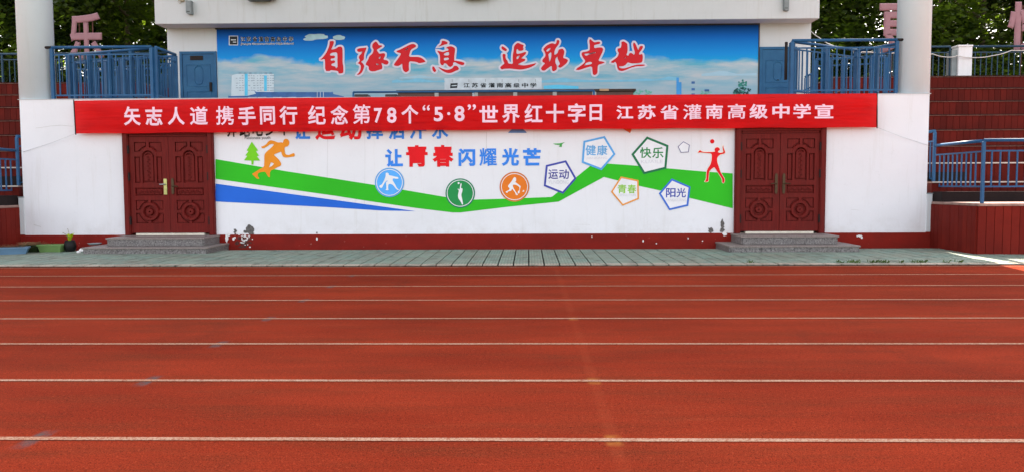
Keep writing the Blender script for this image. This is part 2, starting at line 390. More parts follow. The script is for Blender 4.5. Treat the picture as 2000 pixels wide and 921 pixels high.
def put_text(mb, ch, px0, py0, px1, py1, Y, bold=.03, extra=0):
    """fits the text into the measured rectangle on the plane y = Y; collects into mb"""
    vv, ff = glyph(ch, bold)
    xs = [v[0] for v in vv]; zs = [v[1] for v in vv]
    xa, xb, za, zb = min(xs), max(xs), min(zs), max(zs)
    X0, Z1 = at(px0, py0, Y); X1, Z0 = at(px1, py1, Y)
    sx = (X1 - X0) / (xb - xa); sz = (Z1 - Z0) / (zb - za); n = len(mb.v)
    if ch in '一': sz = sx
    mb.v += [(X0 + (x - xa) * sx, Y - z - extra, Z0 + (y - za) * sz) for x, y, z in vv]
    mb.f += [[n + i for i in f] for f in ff]; mb.sm += [0] * len(ff)
def put_poly(mb, polys, o, s, Y, outline=0, extra=0, off=(0, 0)):
    """traced shapes (first outer outline(s), holes even-odd), crop origin o and scale s -> plane y = Y"""
    cu = bpy.data.curves.new('p', 'CURVE'); cu.dimensions = '2D'
    cu.fill_mode = 'NONE' if outline else 'BOTH'
    if outline: cu.bevel_depth = outline; cu.bevel_resolution = 1
    for P in polys:
        sp = cu.splines.new('POLY'); sp.points.add(len(P) - 1); sp.use_cyclic_u = True
        for i, (x, y) in enumerate(P):
            X, Z = at(o[0] + x * s + off[0], o[1] + y * s + off[1], Y); sp.points[i].co = (X, Z, 0, 1)
    vv, ff = curve_mesh(cu); n = len(mb.v)
    mb.v += [(x, Y - extra - (z / outline * .001 if outline else .0012), y) for x, y, z in vv]
    mb.f += [[n + i for i in f] for f in ff]; mb.sm += [0] * len(ff)
def smooth(P, it=1):
    for _ in range(it):
        Q = []
        for i in range(len(P)):
            a, b = P[i], P[(i + 1) % len(P)]
            Q += [(a[0] * .78 + b[0] * .22, a[1] * .78 + b[1] * .22), (a[0] * .22 + b[0] * .78, a[1] * .22 + b[1] * .78)]
        P = Q
    return P

# ------------------------------------------------------------------ ground
WY = 16.1                                  # face of the rostrum wall
mb = MB(); mb.v = [(-300, -300, -.03), (300, -300, -.03), (300, 300, -.03), (-300, 300, -.03)]; mb.f = [[0, 1, 2, 3]]; mb.sm = [0]
mb.build('ground', mat('packed_earth', (.16, .13, .09), .9, scale=.5), kind='structure')
mb = MB(); mb.v = [(-90, -60, -.006), (90, -60, -.006), (90, 2.86, -.006), (-90, 2.86, -.006)]; mb.f = [[0, 1, 2, 3]]; mb.sm = [0]
mb.build('playing_field', mat('turf_green', (.05, .10, .03), .9, scale=3, var=.3), kind='structure')
mb = MB(); n = 60
for i in range(n + 1):
    for yy in (2.86, 12.79): mb.v.append((-90 + 180 * i / n, yy, 0))
for i in range(n): mb.f.append([2 * i, 2 * i + 2, 2 * i + 3, 2 * i + 1]); mb.sm.append(0)
track = mb.build('running_track', M_track, kind='structure')
for k in range(9):
    y = LANE_Y[k]
    mb = MB(); w = .025 if k else .016; n = 400
    for i in range(n + 1):
        x = -40 + 80 * i / n; e = .0035 * noise.noise(Vector((x * 2.1, k * 7.3, 0)))
        mb.v += [(x, y - w + e, .004), (x, y + w + e * .5, .004)]
    for i in range(n): mb.f.append([2 * i, 2 * i + 2, 2 * i + 3, 2 * i + 1]); mb.sm.append(0)
    mb.build('lane_line', M_line, track)
# pavement of small square tiles
mb = MB().box(-16, 16, 12.80, 16.2, -.02, .008); pave = mb.build('pavement', M_joint, kind='structure')
def tile_mesh(w, d, m, nm):
    return MB().box(.012, w - .012, .008, d - .008, 0, .024).build(nm, m, bevel=.002).data
tm = [tile_mesh(.25, .21, M_ctile, 't0'), tile_mesh(.25, .25, M_tile, 't1')]
for o in [o for o in bpy.data.objects if o.name in ('t0', 't1')]: bpy.data.objects.remove(o)
rest = MB(); parts = 0
def tile_at(i, y, d, m, single):
    global parts
    x = -16 + .25 * i; z = rnd.uniform(0, .004) + (.004 if m else 0)
    if single:
        o = link('tile', tm[m], pave); o.location = (x + rnd.uniform(-.002, .002), y + rnd.uniform(-.002, .002), z); o.rotation_euler = (rnd.uniform(-.006, .006), rnd.uniform(-.006, .006), rnd.uniform(-.006, .006)); parts += 1
    else:
        rest.box(x + .012, x + .238, y + .008, y + d - .008, 0, .024 + z)
rest_c = MB()
for row in range(13):
    y = 12.80 if row == 0 else 13.01 + .25 * (row - 1)
    for i in range(128):
        x = -16 + .25 * i
        if -9.75 < x < 9.25 and row < 4 and parts < 300: tile_at(i, y, .21 if row == 0 else .25, 0 if row == 0 else 1, True)
        elif row == 0 or row == 12: rest_c.box(x + .007, x + .243, y + .004, y + (.21 if row == 0 else .10) - .004, 0, .022 + rnd.uniform(0, .003))
        else: tile_at(i, y, .25, 1, False)
rest.build('paving_tiles', M_tile, pave, 'stuff'); rest_c.build('border_tiles', M_ctile, pave, 'stuff')
# weeds in the front joint
M_weed = mat('weed_green', (.05, .09, .02), .7, var=.3); 
mb = MB()
for cx, w_, n_ in ((5.05, .06, 14), (5.28, .13, 34), (5.56, .06, 16), (5.72, .16, 40), (6.02, .05, 8), (6.30, .14, 34), (6.75, .06, 8), (6.95, .05, 8), (3.6, .05, 8)):
    for _ in range(n_):
        x = cx + rnd.gauss(0, w_ * .4); y = 13.03 + rnd.gauss(0, .035); a = rnd.uniform(0, 6.28); h = rnd.uniform(.02, .06); l = rnd.uniform(.02, .06)
        n = len(mb.v); mb.v += [(x - .006, y, .02), (x + .008, y, .02), (x + math.cos(a) * l + .012, y + math.sin(a) * l, h * .8 + .02), (x + math.cos(a) * l, y + math.sin(a) * l, h + .02)]
        mb.f.append([n, n + 1, n + 2, n + 3]); mb.sm.append(0)
tag(mb.build('weeds', M_weed, kind='stuff'), 'low green weeds in the joint between paving and track at right', 'weeds')

# ------------------------------------------------------------------ rostrum building
XL, XR = -10.30, 7.93; ZT = 3.055
ros = thing('grandstand_building', 'white two-storey rostrum building with round columns, painted wall and carved double doors', 'building', loc=(-1.2, 19, 0))
def P(o):  # keep world placement when parented to the building's empty
    o.location = Vector(o.location) - Vector((-1.2, 19, 0)); return o
DL = (-8.19, -6.35); DR = (4.11, 5.90); DZ0, DZ1 = .315, 2.44
mb = MB()
mb.box(XL, DL[0] + .05, WY, WY + .3, .32, 2.40); mb.box(DL[1] - .05, DR[0] + .05, WY, WY + .3, .32, 2.40); mb.box(DR[1] - .05, XR, WY, WY + .3, .32, 2.40); mb.box(XL, XR, WY, WY + .3, 2.40, ZT)
wall = P(mb.build('lower_wall', M_white, ros))
mb = MB(); mb.box(XL + .01, XL + .3, WY + .3, 22.4, 0, ZT - .01); mb.box(XR - .3, XR - .01, WY + .3, 22.4, 0, ZT - .01); P(mb.build('side_wall', M_white, ros))
mb = MB().box(XL - .02, DL[0] + .05, WY - .012, WY + .3, .0, .32); mb.box(DL[1] - .05, DR[0] + .05, WY - .012, WY + .3, 0, .32); mb.box(DR[1] - .05, XR + .02, WY - .012, WY + .3, 0, .32)
P(mb.build('skirting', M_plinth, ros, bevel=.004))
P(MB().box(XL + .3, XR - .3, WY + .31, 27.9, ZT - .2, ZT - .03).build('platform_floor', M_tread, ros))
P(MB().box(XL - .03, XR + .03, WY - .012, WY + .28, ZT + .002, ZT + .012).build('wall_coping', M_cream, ros, ))
# columns
for cx, r in ((-10.13, .335), (7.745, .315)):
    P(MB().lathe([(r, ZT - .02), (r, 12)], cx, WY + r + .015, 40).build('column', M_colp, ros))
# upper storey
UY = 22.5; UX0, UX1 = -10.12, 7.80
P(MB().box(UX0, UX1, UY, 28, ZT - .03, 11.99).build('upper_wall', M_cream, ros))
P(MB().box(-10.15, 7.79, 21.85, UY - .002, 5.70, 11.985).build('fascia_beam', M_cream, ros, bevel=.01))
P(MB().box(-12.5, 9.1, 14.6, 29, 12, 12.5).build('canopy_roof', M_cream, ros))

# carved double doors -------------------------------------------------
def leaf_mesh(w, h, mirror):
    """stiles and rails stand proud of sunk panels; arch, ring and field mouldings in the panels"""
    m = MB(); T = .0                                   # y: 0 = panel ground, negative = towards the viewer
    m.box(0, w, 0, .04, 0, h)
    X0, X1 = .13 * w, .83 * w
    if mirror: X0, X1 = .17 * w, .87 * w
    cxx = (X0 + X1) / 2; W = X1 - X0
    zc = lambda v: h * (1 - v)                         # v measured down from the top
    cav = [(X0, X1, zc(.155), zc(.055)), (X0, X0 + .2 * W, zc(.48), zc(.205)), (X1 - .2 * W, X1, zc(.48), zc(.205)), (cxx - .22 * W, cxx + .22 * W, zc(.48), zc(.1551)),
           (X0, X1, zc(.615), zc(.53)), (X0, X1, zc(.90), zc(.66))]
    xs = sorted({0, w} | {round(c[i], 4) for c in cav for i in (0, 1)}); zs = sorted({0, h} | {round(c[i], 4) for c in cav for i in (2, 3)})
    for i in range(len(xs) - 1):
        for j in range(len(zs) - 1):
            mx, mz = (xs[i] + xs[i + 1]) / 2, (zs[j] + zs[j + 1]) / 2
            if not any(c[0] < mx < c[1] and c[2] < mz < c[3] for c in cav): m.box(xs[i], xs[i + 1], -.022, -.0005, zs[j], zs[j + 1])
    def field(x0, x1, z0, z1, g=.018, y=-.014):
        n = len(m.v); b_ = .012
        x0 += g; x1 -= g; z0 += g; z1 -= g
        m.v += [(x0, -.0008, z0), (x1, -.0008, z0), (x1, -.0008, z1), (x0, -.0008, z1), (x0 + b_, y, z0 + b_), (x1 - b_, y, z0 + b_), (x1 - b_, y, z1 - b_), (x0 + b_, y, z1 - b_)]
        for q in ((4, 5, 6, 7), (0, 1, 5, 4), (1, 2, 6, 5), (2, 3, 7, 6), (3, 0, 4, 7)): m.f.append([n + k for k in q]); m.sm.append(0)
    field(*cav[1], g=.012); field(*cav[2], g=.012); field(*cav[4])
    field(cav[3][0] - .012, cav[3][1] + .012, cav[3][2], cav[3][3] - .03, g=.03)
    # scroll ornament on narrow arched panel and on the mid panel
    z = cav[3][2] + .07
    k = 0
    while z < cav[3][3] - .10:
        m.ringxz(cxx + (.012 if k % 2 else -.012), z, .010, .024, -.022, -.0135, 8); z += .045; k += 1
    x = cav[4][0] + .07; k = 0
    while x < cav[4][1] - .05:
        m.ringxz(x, (cav[4][2] + cav[4][3]) / 2 + (.012 if k % 2 else -.012), .012, .028, -.022, -.0135, 8); x += .05; k += 1
    # arch over the narrow panel
    m.ringxz(cxx, zc(.205), .19 * W, .36 * W, -.026, -.0006, 14, 0, 180)
    m.ringxz(cxx, zc(.205), .12 * W, .17 * W, -.018, -.0006, 12, 0, 180)
    m.box(cxx - .05 * W, cxx + .05 * W, -.027, -.0007, zc(.12), zc(.05))
    # corner fields cut by a circle
    def spandrel(cx_, cz_, r, x_, z_, ww, hh, sx_, sz_):
        pts = [(x_, z_), (x_ + sx_ * ww, z_)]
        xe = x_ + sx_ * ww; dx = xe - cx_
        a_ = []
        for t in range(9):
            f = t / 8; xx = xe + (x_ - xe) * f; d2 = r * r - (xx - cx_) ** 2
            zz = cz_ + (-sz_) * math.sqrt(max(d2, 0)) if d2 > 0 else z_ + sz_ * hh
            if sz_ < 0: zz = max(zz, z_ + sz_ * hh)
            else: zz = min(zz, z_ + sz_ * hh)
            a_.append((xx, zz))
        m.prism(pts + a_, -.016, -.0009)
    g = .016
    for sx_, x_ in ((1, X0 + g), (-1, X1 - g)):
        spandrel(cxx, zc(.205), .40 * W, x_, cav[0][3] - g, .38 * W, cav[0][3] - cav[0][2] - 2 * g, sx_, -1)
    cz = (cav[5][2] + cav[5][3]) / 2; hh = (cav[5][3] - cav[5][2]) / 2
    for sx_, x_ in ((1, X0 + g), (-1, X1 - g)):
        spandrel(cxx, cz, .40 * W, x_, cav[5][3] - g, .38 * W, hh * .72, sx_, -1)
        spandrel(cxx, cz, .40 * W, x_, cav[5][2] + g, .38 * W, hh * .72, sx_, 1)
    m.ringxz(cxx, cz, .20 * W, .35 * W, -.030, -.0006, 28)
    m.ringxz(cxx, cz, .001, .14 * W, -.028, -.0006, 20)
    m.box(cxx - .05 * W, cxx + .05 * W, -.022, -.0007, cz + .33 * W, cav[5][3]); m.box(cxx - .05 * W, cxx + .05 * W, -.022, -.0007, cav[5][2], cz - .33 * W)
    m.box(X0, cxx - .33 * W, -.022, -.0007, cz - .025, cz + .025); m.box(cxx + .33 * W, X1, -.022, -.0007, cz - .025, cz + .025)
    return m
for (a, b_), left in ((DL, True), (DR, False)):
    m = MB(); f = .115
    for x0, x1 in ((a, a + f), (b_ - f, b_)):
        m.box(x0, x1, WY - .085, WY + .12, DZ0, DZ1 - .001); 
        xi = x0 + (.02 if x0 == a else .015)
        m.box(xi, xi + f - .035, WY - .10, WY - .0855, DZ0 + .001, DZ1 - .03)
    m.box(a + f + .001, b_ - f - .001, WY - .083, WY + .12, DZ1 - .10, DZ1); m.box(a + f + .02, b_ - f - .02, WY - .06, WY + .10, DZ1 - .14, DZ1 - .102)
    fr = P(m.build('door_frame', M_wood, ros, bevel=.004)); fr['label'] = 'left carved double door frame' if left else 'right carved double door frame'
    def S(o): return o
    w = (b_ - a - 2 * f - .012) / 2; h = DZ1 - .145 - (DZ0 + .045)
    for q, x0 in enumerate((a + f + .002, a + f + w + .010)):
        o = leaf_mesh(w, h, q == 1).build('door_leaf', M_wood, fr, bevel=0); o.location = (x0, WY - .005 - (.006 if q else 0), DZ0 + .045); o.scale.y = 1.7
    xc = a + f + w + .006
    # dull backing behind the leaves and the pale threshold strip
    MB().box(a + .05, b_ - .05, WY + .122, WY + .2, .32, 2.4).build('door_backing', M_black, fr)
    MB().box(a + .22, b_ - .22, WY - .075, WY + .03, DZ0 - .003, DZ0 + .038).build('threshold', mat('pale_threshold_stone', (.62, .58, .48), .6, dirt=(.3, .25, .15), dirt_amt=.8), fr)
    for zf in (.12, .58, .86):
        for x0 in (a + f - .012, b_ - f - .012):
            MB().box(x0, x0 + .024, WY - .088, WY - .001, DZ0 + h * zf - .02, DZ0 + h * zf + .14).build('hinge', M_iron, fr)
    hz = 1.30
    for q, sx_ in ((0, -1), (1, 1)):
        x = xc + sx_ * .075
        if left and q == 0:
            m = MB().box(x - .033, x + .033, WY - .025 - .042, WY - .025 - .028, hz - .17, hz + .15); m.box(x - .02, x + .02, WY - .025 - .05, WY - .025 - .042, hz - .14, hz - .06)
            pl = m.build('lock_plate', M_gold, fr, bevel=.003); pl['label'] = 'bright brass lock plate on the left leaf'
            MB().tube([(x, WY - .025 - .05, hz + .04), (x, WY - .025 - .075, hz + .04), (x - .10, WY - .025 - .08, hz + .035)], .012, 8).build('door_handle', M_steel, fr)
        else:
            ww = .026; hh = .19 if not left else .15
            m = MB().prism([(x - ww, hz - hh + .02), (x - ww * .5, hz - hh - .01), (x + ww * .5, hz - hh - .01), (x + ww, hz - hh + .02), (x + ww, hz + hh - .02), (x + ww * .5, hz + hh + .01), (x - ww * .5, hz + hh + .01), (x - ww, hz + hh - .02)], WY - .025 - .044, WY - .025 - .028)
            m.box(x - .009, x + .009, WY - .025 - .048, WY - .025 - .0441, hz - .12, hz - .06)
            m.build('lock_plate', M_brass, fr)
            MB().tube([(x, WY - .025 - .045, hz), (x, WY - .025 - .075, hz), (x + sx_ * .06, WY - .025 - .08, hz + .004), (x + sx_ * .12, WY - .025 - .075, hz - .008)], .010, 8).build('door_handle', M_brass, fr)

# ------------------------------------------------------------------ paint on the lower wall
def paint(name, mbx, m, label=None):
    o = mbx.build(name, m, wall)
    o.visible_shadow = True
    if label: o['label'] = label
    return o
Y0 = WY - .003
G = mat('green_wall_paint', C(22, 180, 32), .55, var=.06, scale=1.2); B = mat('blue_wall_paint', C(22, 100, 205), .55, var=.06, scale=1.2)
green = [(421, 311), (560, 335), (655.5, 349.6), (731, 361.6), (829, 378), (869.5, 385), (926, 390), (1000, 388), (1076, 385), (1079, 384), (1152.8, 324.4), (1189, 320), (1244, 324), (1302, 329), (1376, 335.5), (1431, 339),
         (1431, 407), (1348, 387), (1288, 372), (1247, 363), (1179.5, 346), (1091, 394), (1000, 403), (899.4, 415), (884, 415), (810, 406), (720, 392.8), (655.5, 382.7), (421, 349.6)]
mb = MB(); put_poly(mb, [green], (0, 0), 1, Y0); paint('green_stripe', mb, G)
mb = MB(); put_poly(mb, [[(421, 359), (655.5, 391), (812, 412.5), (740, 411), (641, 404.7), (421, 393.7)]], (0, 0), 1, Y0); paint('blue_stripe', mb, B)
Mo = mat('orange_wall_paint', C(230, 140, 35), .55, var=.05); Mlg = mat('lime_wall_paint', C(110, 200, 35), .55, var=.05); Mrd = mat('red_wall_paint', C(225, 18, 28), .55, var=.05)
Mbt = mat('blue_lettering_paint', C(45, 130, 225), .55, var=.05); Mblk = mat('black_ink_paint', (.012, .012, .012), .6)
runner = [(250, 262), (275, 262), (330, 235), (375, 175), (410, 160), (470, 175), (530, 200), (580, 195), (610, 205), (618, 160), (650, 135), (690, 145), (715, 185), (712, 230), (685, 265), (640, 270), (635, 310), (645, 390), (700, 405), (750, 385), (785, 370), (802, 385), (802, 425), (740, 435), (660, 445), (610, 435), (590, 390), (580, 345), (520, 370), (450, 400), (520, 450), (585, 540), (575, 580), (500, 610), (470, 635), (410, 655), (395, 700), (398, 765), (370, 765), (345, 720), (320, 675), (260, 680), (200, 700), (195, 750), (225, 780), (215, 795), (180, 790), (130, 740), (100, 710), (150, 685), (230, 630), (300, 600), (305, 500), (305, 400), (330, 360), (400, 300), (460, 240), (450, 222), (400, 225), (350, 265), (285, 298), (265, 290)]
mb = MB(); put_poly(mb, [smooth(runner), [(415, 520), (465, 545), (430, 580), (380, 608), (395, 560)]], (480, 255), .1194, Y0, extra=.003); paint('runner_emblem', mb, Mo, 'orange running figure')
pine = [(260, 150), (300, 205), (285, 208), (305, 235), (292, 240), (312, 267), (272, 267), (270, 292), (258, 292), (257, 267), (212, 265), (232, 238), (220, 235), (240, 208), (228, 205)]
mb = MB(); put_poly(mb, [pine], (410, 230), .3148, Y0, extra=.003); paint('pine_tree_emblem', mb, Mlg)
vol = [(330, 330), (345, 310), (362, 295), (390, 318), (440, 325), (540, 325), (590, 320), (578, 290), (590, 262), (620, 252), (650, 262), (662, 290), (640, 305), (625, 330), (680, 338), (715, 325), (705, 290), (700, 250), (710, 220), (712, 260), (735, 310), (740, 340), (700, 355), (660, 365), (630, 390), (615, 430), (620, 480), (645, 550), (665, 620), (700, 680), (735, 740), (720, 790), (695, 785), (695, 730), (650, 660), (610, 600), (575, 545), (520, 590), (498, 620), (490, 700), (488, 770), (425, 770), (455, 745), (460, 620), (480, 570), (520, 510), (535, 450), (540, 380), (530, 345), (440, 338), (380, 330), (340, 335)]
circ = lambda cx, cy, r, n=28: [(cx + r * math.cos(2 * math.pi * i / n), cy + r * math.sin(2 * math.pi * i / n)) for i in range(n)]
Mcrm = mat('cream_wall_paint_line', C(240, 225, 200), .6)
mb = MB(); put_poly(mb, [smooth(vol)], (1320, 255), .1303, Y0, outline=.008, extra=.0025); paint('figure_outline', mb, Mcrm)
mb = MB(); put_poly(mb, [smooth(vol), circ(545, 165, 32)], (1320, 255), .1303, Y0, extra=.0045); paint('volleyball_player_emblem', mb, Mrd, 'red figure serving a ball')
# round badges
def badge(name, c, r, rgb_o, rgb_i, figs, o, s, rr, label):
    m1 = mat(name + '_rim_paint', rgb_o, .55, var=.05); m2 = mat(name + '_paint', rgb_i, .55, var=.05); mw = mat('white_emblem_paint', C(228, 228, 230), .6, var=.04)
    mb = MB(); put_poly(mb, [circ(*c, r, 48)], (0, 0), 1, Y0, extra=.0045); q = paint(name, mb, m1, label)
    mb = MB(); put_poly(mb, [circ(*c, rr + .6, 48), circ(*c, rr - .7, 48)], (0, 0), 1, Y0, extra=.008); paint('emblem_ring', mb, mw)
    mb = MB(); put_poly(mb, [circ(*c, rr, 48)], (0, 0), 1, Y0, extra=.006); paint('emblem_disc', mb, m2)
    mb = MB()
    for f in figs: put_poly(mb, [f], o, s, Y0, extra=.0075)
    paint('emblem_figure', mb, mw)
bowler = [(260, 170), (290, 160), (315, 175), (315, 205), (360, 215), (440, 235), (480, 240), (495, 265), (470, 275), (390, 262), (385, 300), (430, 370), (465, 440), (498, 465), (485, 480), (450, 455), (400, 390), (350, 360), (310, 370), (305, 440), (315, 470), (300, 478), (252, 475), (278, 450), (270, 370), (270, 330), (300, 312), (290, 300), (255, 330), (215, 390), (205, 425), (180, 440), (150, 420), (150, 395), (190, 378), (230, 310), (260, 230), (262, 200)]
badge('blue_badge', (760.8, 356.6), 28.6, C(95, 160, 215), C(82, 170, 240), [smooth(bowler)], (725, 320), .10858, 25.3, 'light blue round badge with a bowling figure')
jump = [(1610, 350), (1630, 360), (1612, 440), (1645, 445), (1640, 500), (1620, 560), (1640, 650), (1655, 730), (1635, 738), (1610, 680), (1565, 620), (1560, 560), (1580, 480), (1550, 455), (1570, 450), (1590, 470), (1600, 400)]
badge('dark_green_badge', (899, 377.6), 28.8, C(30, 125, 90), C(22, 140, 75), [smooth(jump), circ(1573, 350, 18, 12)], (725, 320), .10858, 25.6, 'dark green round badge with a figure reaching for a ball')
tennis = [(515, 240), (550, 260), (555, 310), (545, 345), (520, 345), (640, 435), (660, 460), (640, 500), (632, 560), (632, 600), (605, 615), (590, 600), (595, 560), (625, 540), (632, 470), (560, 420), (490, 410), (475, 440), (500, 500), (560, 600), (600, 635), (575, 655), (545, 640), (530, 590), (480, 520), (460, 510), (440, 555), (370, 565), (355, 610), (310, 575), (340, 560), (400, 530), (410, 490), (370, 465), (375, 430), (420, 380), (470, 310), (490, 270)]
badge('orange_badge', (1004.9, 365), 29.1, C(205, 115, 60), C(228, 120, 38), [smooth(tennis), [(690, 565), (725, 530), (738, 560), (720, 575)]], (960, 325), .08688, 25.6, 'orange round badge with a racket player')
# pentagons with words
pent = [('violet_pentagon', [(115, 295), (240, 265), (305, 378), (222, 473), (102, 425)], C(62, 72, 160), 11, [('运动', (130, 322, 258, 382), C(70, 70, 145)), ('YUNDONG', (130, 389, 255, 411), None)]),
        ('light_blue_pentagon', [(348, 145), (480, 115), (547, 227), (460, 327), (337, 280)], C(85, 160, 218), 11, [('健康', (360, 170, 497, 235), C(95, 165, 215)), ('JIANKANG', (365, 244, 495, 261), None)]),
        ('dark_green_pentagon', [(742, 118), (875, 172), (862, 317), (722, 352), (645, 228)], C(25, 110, 72), 11, [('快乐', (698, 185, 845, 252), C(35, 130, 70)), ('KUAILE', (705, 263, 840, 283), None)]),
        ('orange_pentagon', [(580, 365), (690, 388), (692, 505), (590, 547), (518, 460)], C(228, 150, 70), 10, [('青春', (560, 415, 675, 470), C(135, 195, 60)), ('QINGCHUN', (563, 474, 672, 489), None)]),
        ('blue_pentagon', [(895, 378), (1012, 428), (998, 547), (880, 575), (815, 470)], C(60, 110, 200), 11, [('阳光', (860, 437, 983, 495), C(60, 75, 165)), ('YANGGUANG', (858, 503, 985, 519), None)]),
        ('small_grey_pentagon', [(968, 148), (1007, 170), (1000, 215), (952, 218), (933, 180)], C(95, 95, 135), 3.4, [])]
Mpl = mat('pale_pinyin_paint', C(205, 205, 212), .6); Mwf = mat('white_field_paint', (.765, .765, .79), .7, var=.05)
for nm, pts, rgb, w_, txt in pent:
    cx = sum(p_[0] for p_ in pts) / 5; cy = sum(p_[1] for p_ in pts) / 5
    k = 1 - w_ / 82 if w_ > 4 else .88
    inner = [(cx + (x - cx) * k, cy + (y - cy) * k) for x, y in pts]
    mb = MB(); put_poly(mb, [inner], (1030, 230), .3148, Y0, extra=.0035); paint('pentagon_field', mb, Mwf)
    mb = MB(); put_poly(mb, [pts, inner], (1030, 230), .3148, Y0, extra=.0045); paint(nm, mb, mat(nm + '_paint', rgb, .55, var=.05))
    for t, bx, c_ in txt:
        mb = MB(); q = [1030 + bx[0] * .3148, 230 + bx[1] * .3148, 1030 + bx[2] * .3148, 230 + bx[3] * .3148]
        if c_: 
            mid = (q[0] + q[2]) / 2
            put_text(mb, t[0], q[0], q[1], mid - .8, q[3], Y0, .018, .006); put_text(mb, t[1], mid + .8, q[1], q[2], q[3], Y0, .018, .006)
        else: put_text(mb, t, *q, Y0, 0, .006)
        paint('pentagon_word', mb, mat('word_paint_' + nm, c_, .55) if c_ else Mpl)
Ms = Mbt
for ch, x0, y0, x1, y1, red in (('让', 103, 195, 213, 305, 0), ('青', 232, 172, 367, 305, 1), ('春', 395, 170, 528, 305, 1), ('闪', 557, 192, 662, 300, 0), ('耀', 687, 190, 795, 300, 0), ('光', 825, 190, 933, 300, 0), ('芒', 957, 190, 1068, 297, 0)):
    mb = MB(); put_text(mb, ch, 720 + x0 * .3148, 230 + y0 * .3148, 720 + x1 * .3148, 230 + y1 * .3148, Y0, .040 if ch != '耀' else .018, .004); paint('slogan_character', mb, Mrd if red else Mbt)
for ch, x0, y0, x1, y1, red in (('让', 573.7, 238, 605.8, 272.5, 0), ('运', 615, 231, 655, 274, 1), ('动', 663, 231, 707, 274, 1), ('挥', 715, 238, 748, 272, 0), ('洒', 758, 238, 790, 272, 0), ('汗', 799, 237, 833, 271.5, 0), ('水', 843, 237, 876, 271.5, 0)):
    mb = MB(); put_text(mb, ch, x0, y0, x1, y1, Y0, .032, .004); paint('slogan_character', mb, Mrd if red else Mbt)
for i, ch in enumerate('奔跑吧少年'):
    mb = MB(); put_text(mb, ch, 442 + i * 25.3, 236 - i * .3, 463 + i * 25.3, 268 - i * .8, Y0, .025, .004); paint('slogan_character', mb, Mblk)
mb = MB(); put_text(mb, 'Passionate youth', 478, 266.5, 528, 274, Y0, 0, .004); paint('small_script_line', mb, Mblk)
mb = MB(); put_poly(mb, [[(158, 162), (200, 160), (232, 153), (215, 165), (213, 183), (195, 180), (203, 170), (175, 168)]], (1030, 230), .3148, Y0, extra=.004); paint('green_bird_emblem', mb, mat('bird_green_paint', C(60, 165, 75), .6))
mb = MB(); put_poly(mb, [[(570, 55), (648, 72), (637, 96), (612, 82)]], (1030, 230), .3148, Y0, extra=.004); paint('orange_bird_emblem', mb, mat('bird_orange_paint', C(215, 95, 40), .6))
mb = MB(); put_poly(mb, [[(992, 260), (996, 256), (1003, 250), (1018, 250), (1026, 256), (1029, 260)]], (0, 0), 1, Y0, extra=.004); paint('blue_cloud_emblem', mb, mat('cloud_blue_paint', C(95, 135, 190), .6))
# flaked plaster, chips and cracks
Mfl = mat('bare_grey_render', (.12, .11, .105), .9, var=.4, scale=30, bump=.6, bscale=30); Mfw = mat('bare_white_putty', (.72, .70, .68), .8, var=.1)
Mfb = mat('stained_render', (.09, .03, .025), .9, var=.5, scale=30)
def blob(cx, cy, rx, ry, seed, n=26, am=.45):
    r2 = random.Random(seed); ph = r2.uniform(0, 50)
    return [(cx + rx * (1 + am * noise.noise(Vector((math.cos(t) * 1.9 + ph, math.sin(t) * 1.9, seed)))) * math.cos(t), cy + ry * (1 + am * noise.noise(Vector((math.cos(t) * 1.9 + ph, math.sin(t) * 1.9, seed + 9)))) * math.sin(t)) for t in [2 * math.pi * i / n for i in range(n)]]
YF = WY - .0125
mw_ = MB(); mk = MB()
for b_ in ((488, 448, 8, 9, 1, .3), (491, 456, 5, 6, 2, .6), (480, 452, 5, 3, 3, .6), (460, 452, 3, 5, 4, .8), (1411, 438, 3.5, 9, 5, .7), (1410, 449, 4, 4, 6, .9), (1388, 450, 5, 5, 7, .8), (619, 454.5, 1.2, 2, 8, .3), (1662, 252, 0, 0, 9, 0)):
    if b_[2]: mg = MB(); put_poly(mg, [blob(*b_[:5], am=b_[5])], (0, 0), 1, YF + .008, extra=.001 + b_[4] * .0002); paint('bare_render_patch', mg, Mfl)
for i in range(46):
    cx = rnd.gauss(476, 7); cy = rnd.gauss(465, 9)
    if 449 < cy < 482 and 458 < cx < 493: put_poly(mw_, [blob(cx, cy, rnd.uniform(.7, 2.5), rnd.uniform(.5, 1.8), 20 + i, 12, .9)], (0, 0), 1, YF, extra=.002 + i * .00005)
for b_ in ((443, 464, 3, 8, 11, .9), (447, 458, 3, 3, 12, .9), (456, 466, 2.5, 3, 13, .5), (619, 466, 1.8, 3, 14, .4), (1416, 456, 4, 4, 15, .9), (1402, 450, 2, 1.5, 16, .9), (1679, 460.5, 5, 2.2, 17, .8), (1683, 463, 2, 2.5, 18, .6), (1256, 470, 1.4, 2.4, 19, .4), (1282, 475, 1.4, 1, 21, .4), (1344, 465, 1, 2, 22, .4), (1372, 470, 1.5, 1.2, 23, .4), (1156, 462, .8, 2.2, 24, .4)):
    put_poly(mw_, [blob(*b_[:5], n=16, am=b_[5])], (0, 0), 1, YF, extra=.001)
for i in range(16):
    cx = rnd.gauss(472, 9); cy = rnd.uniform(462, 482)
    put_poly(mk, [blob(cx, cy, rnd.uniform(1.5, 5), rnd.uniform(1.5, 4), 60 + i, 14, .8)], (0, 0), 1, YF, extra=.0005 + i * .00004)
paint('flaked_paint_patch', mw_, Mfw); paint('damp_patch', mk, Mfb)
mc = MB()
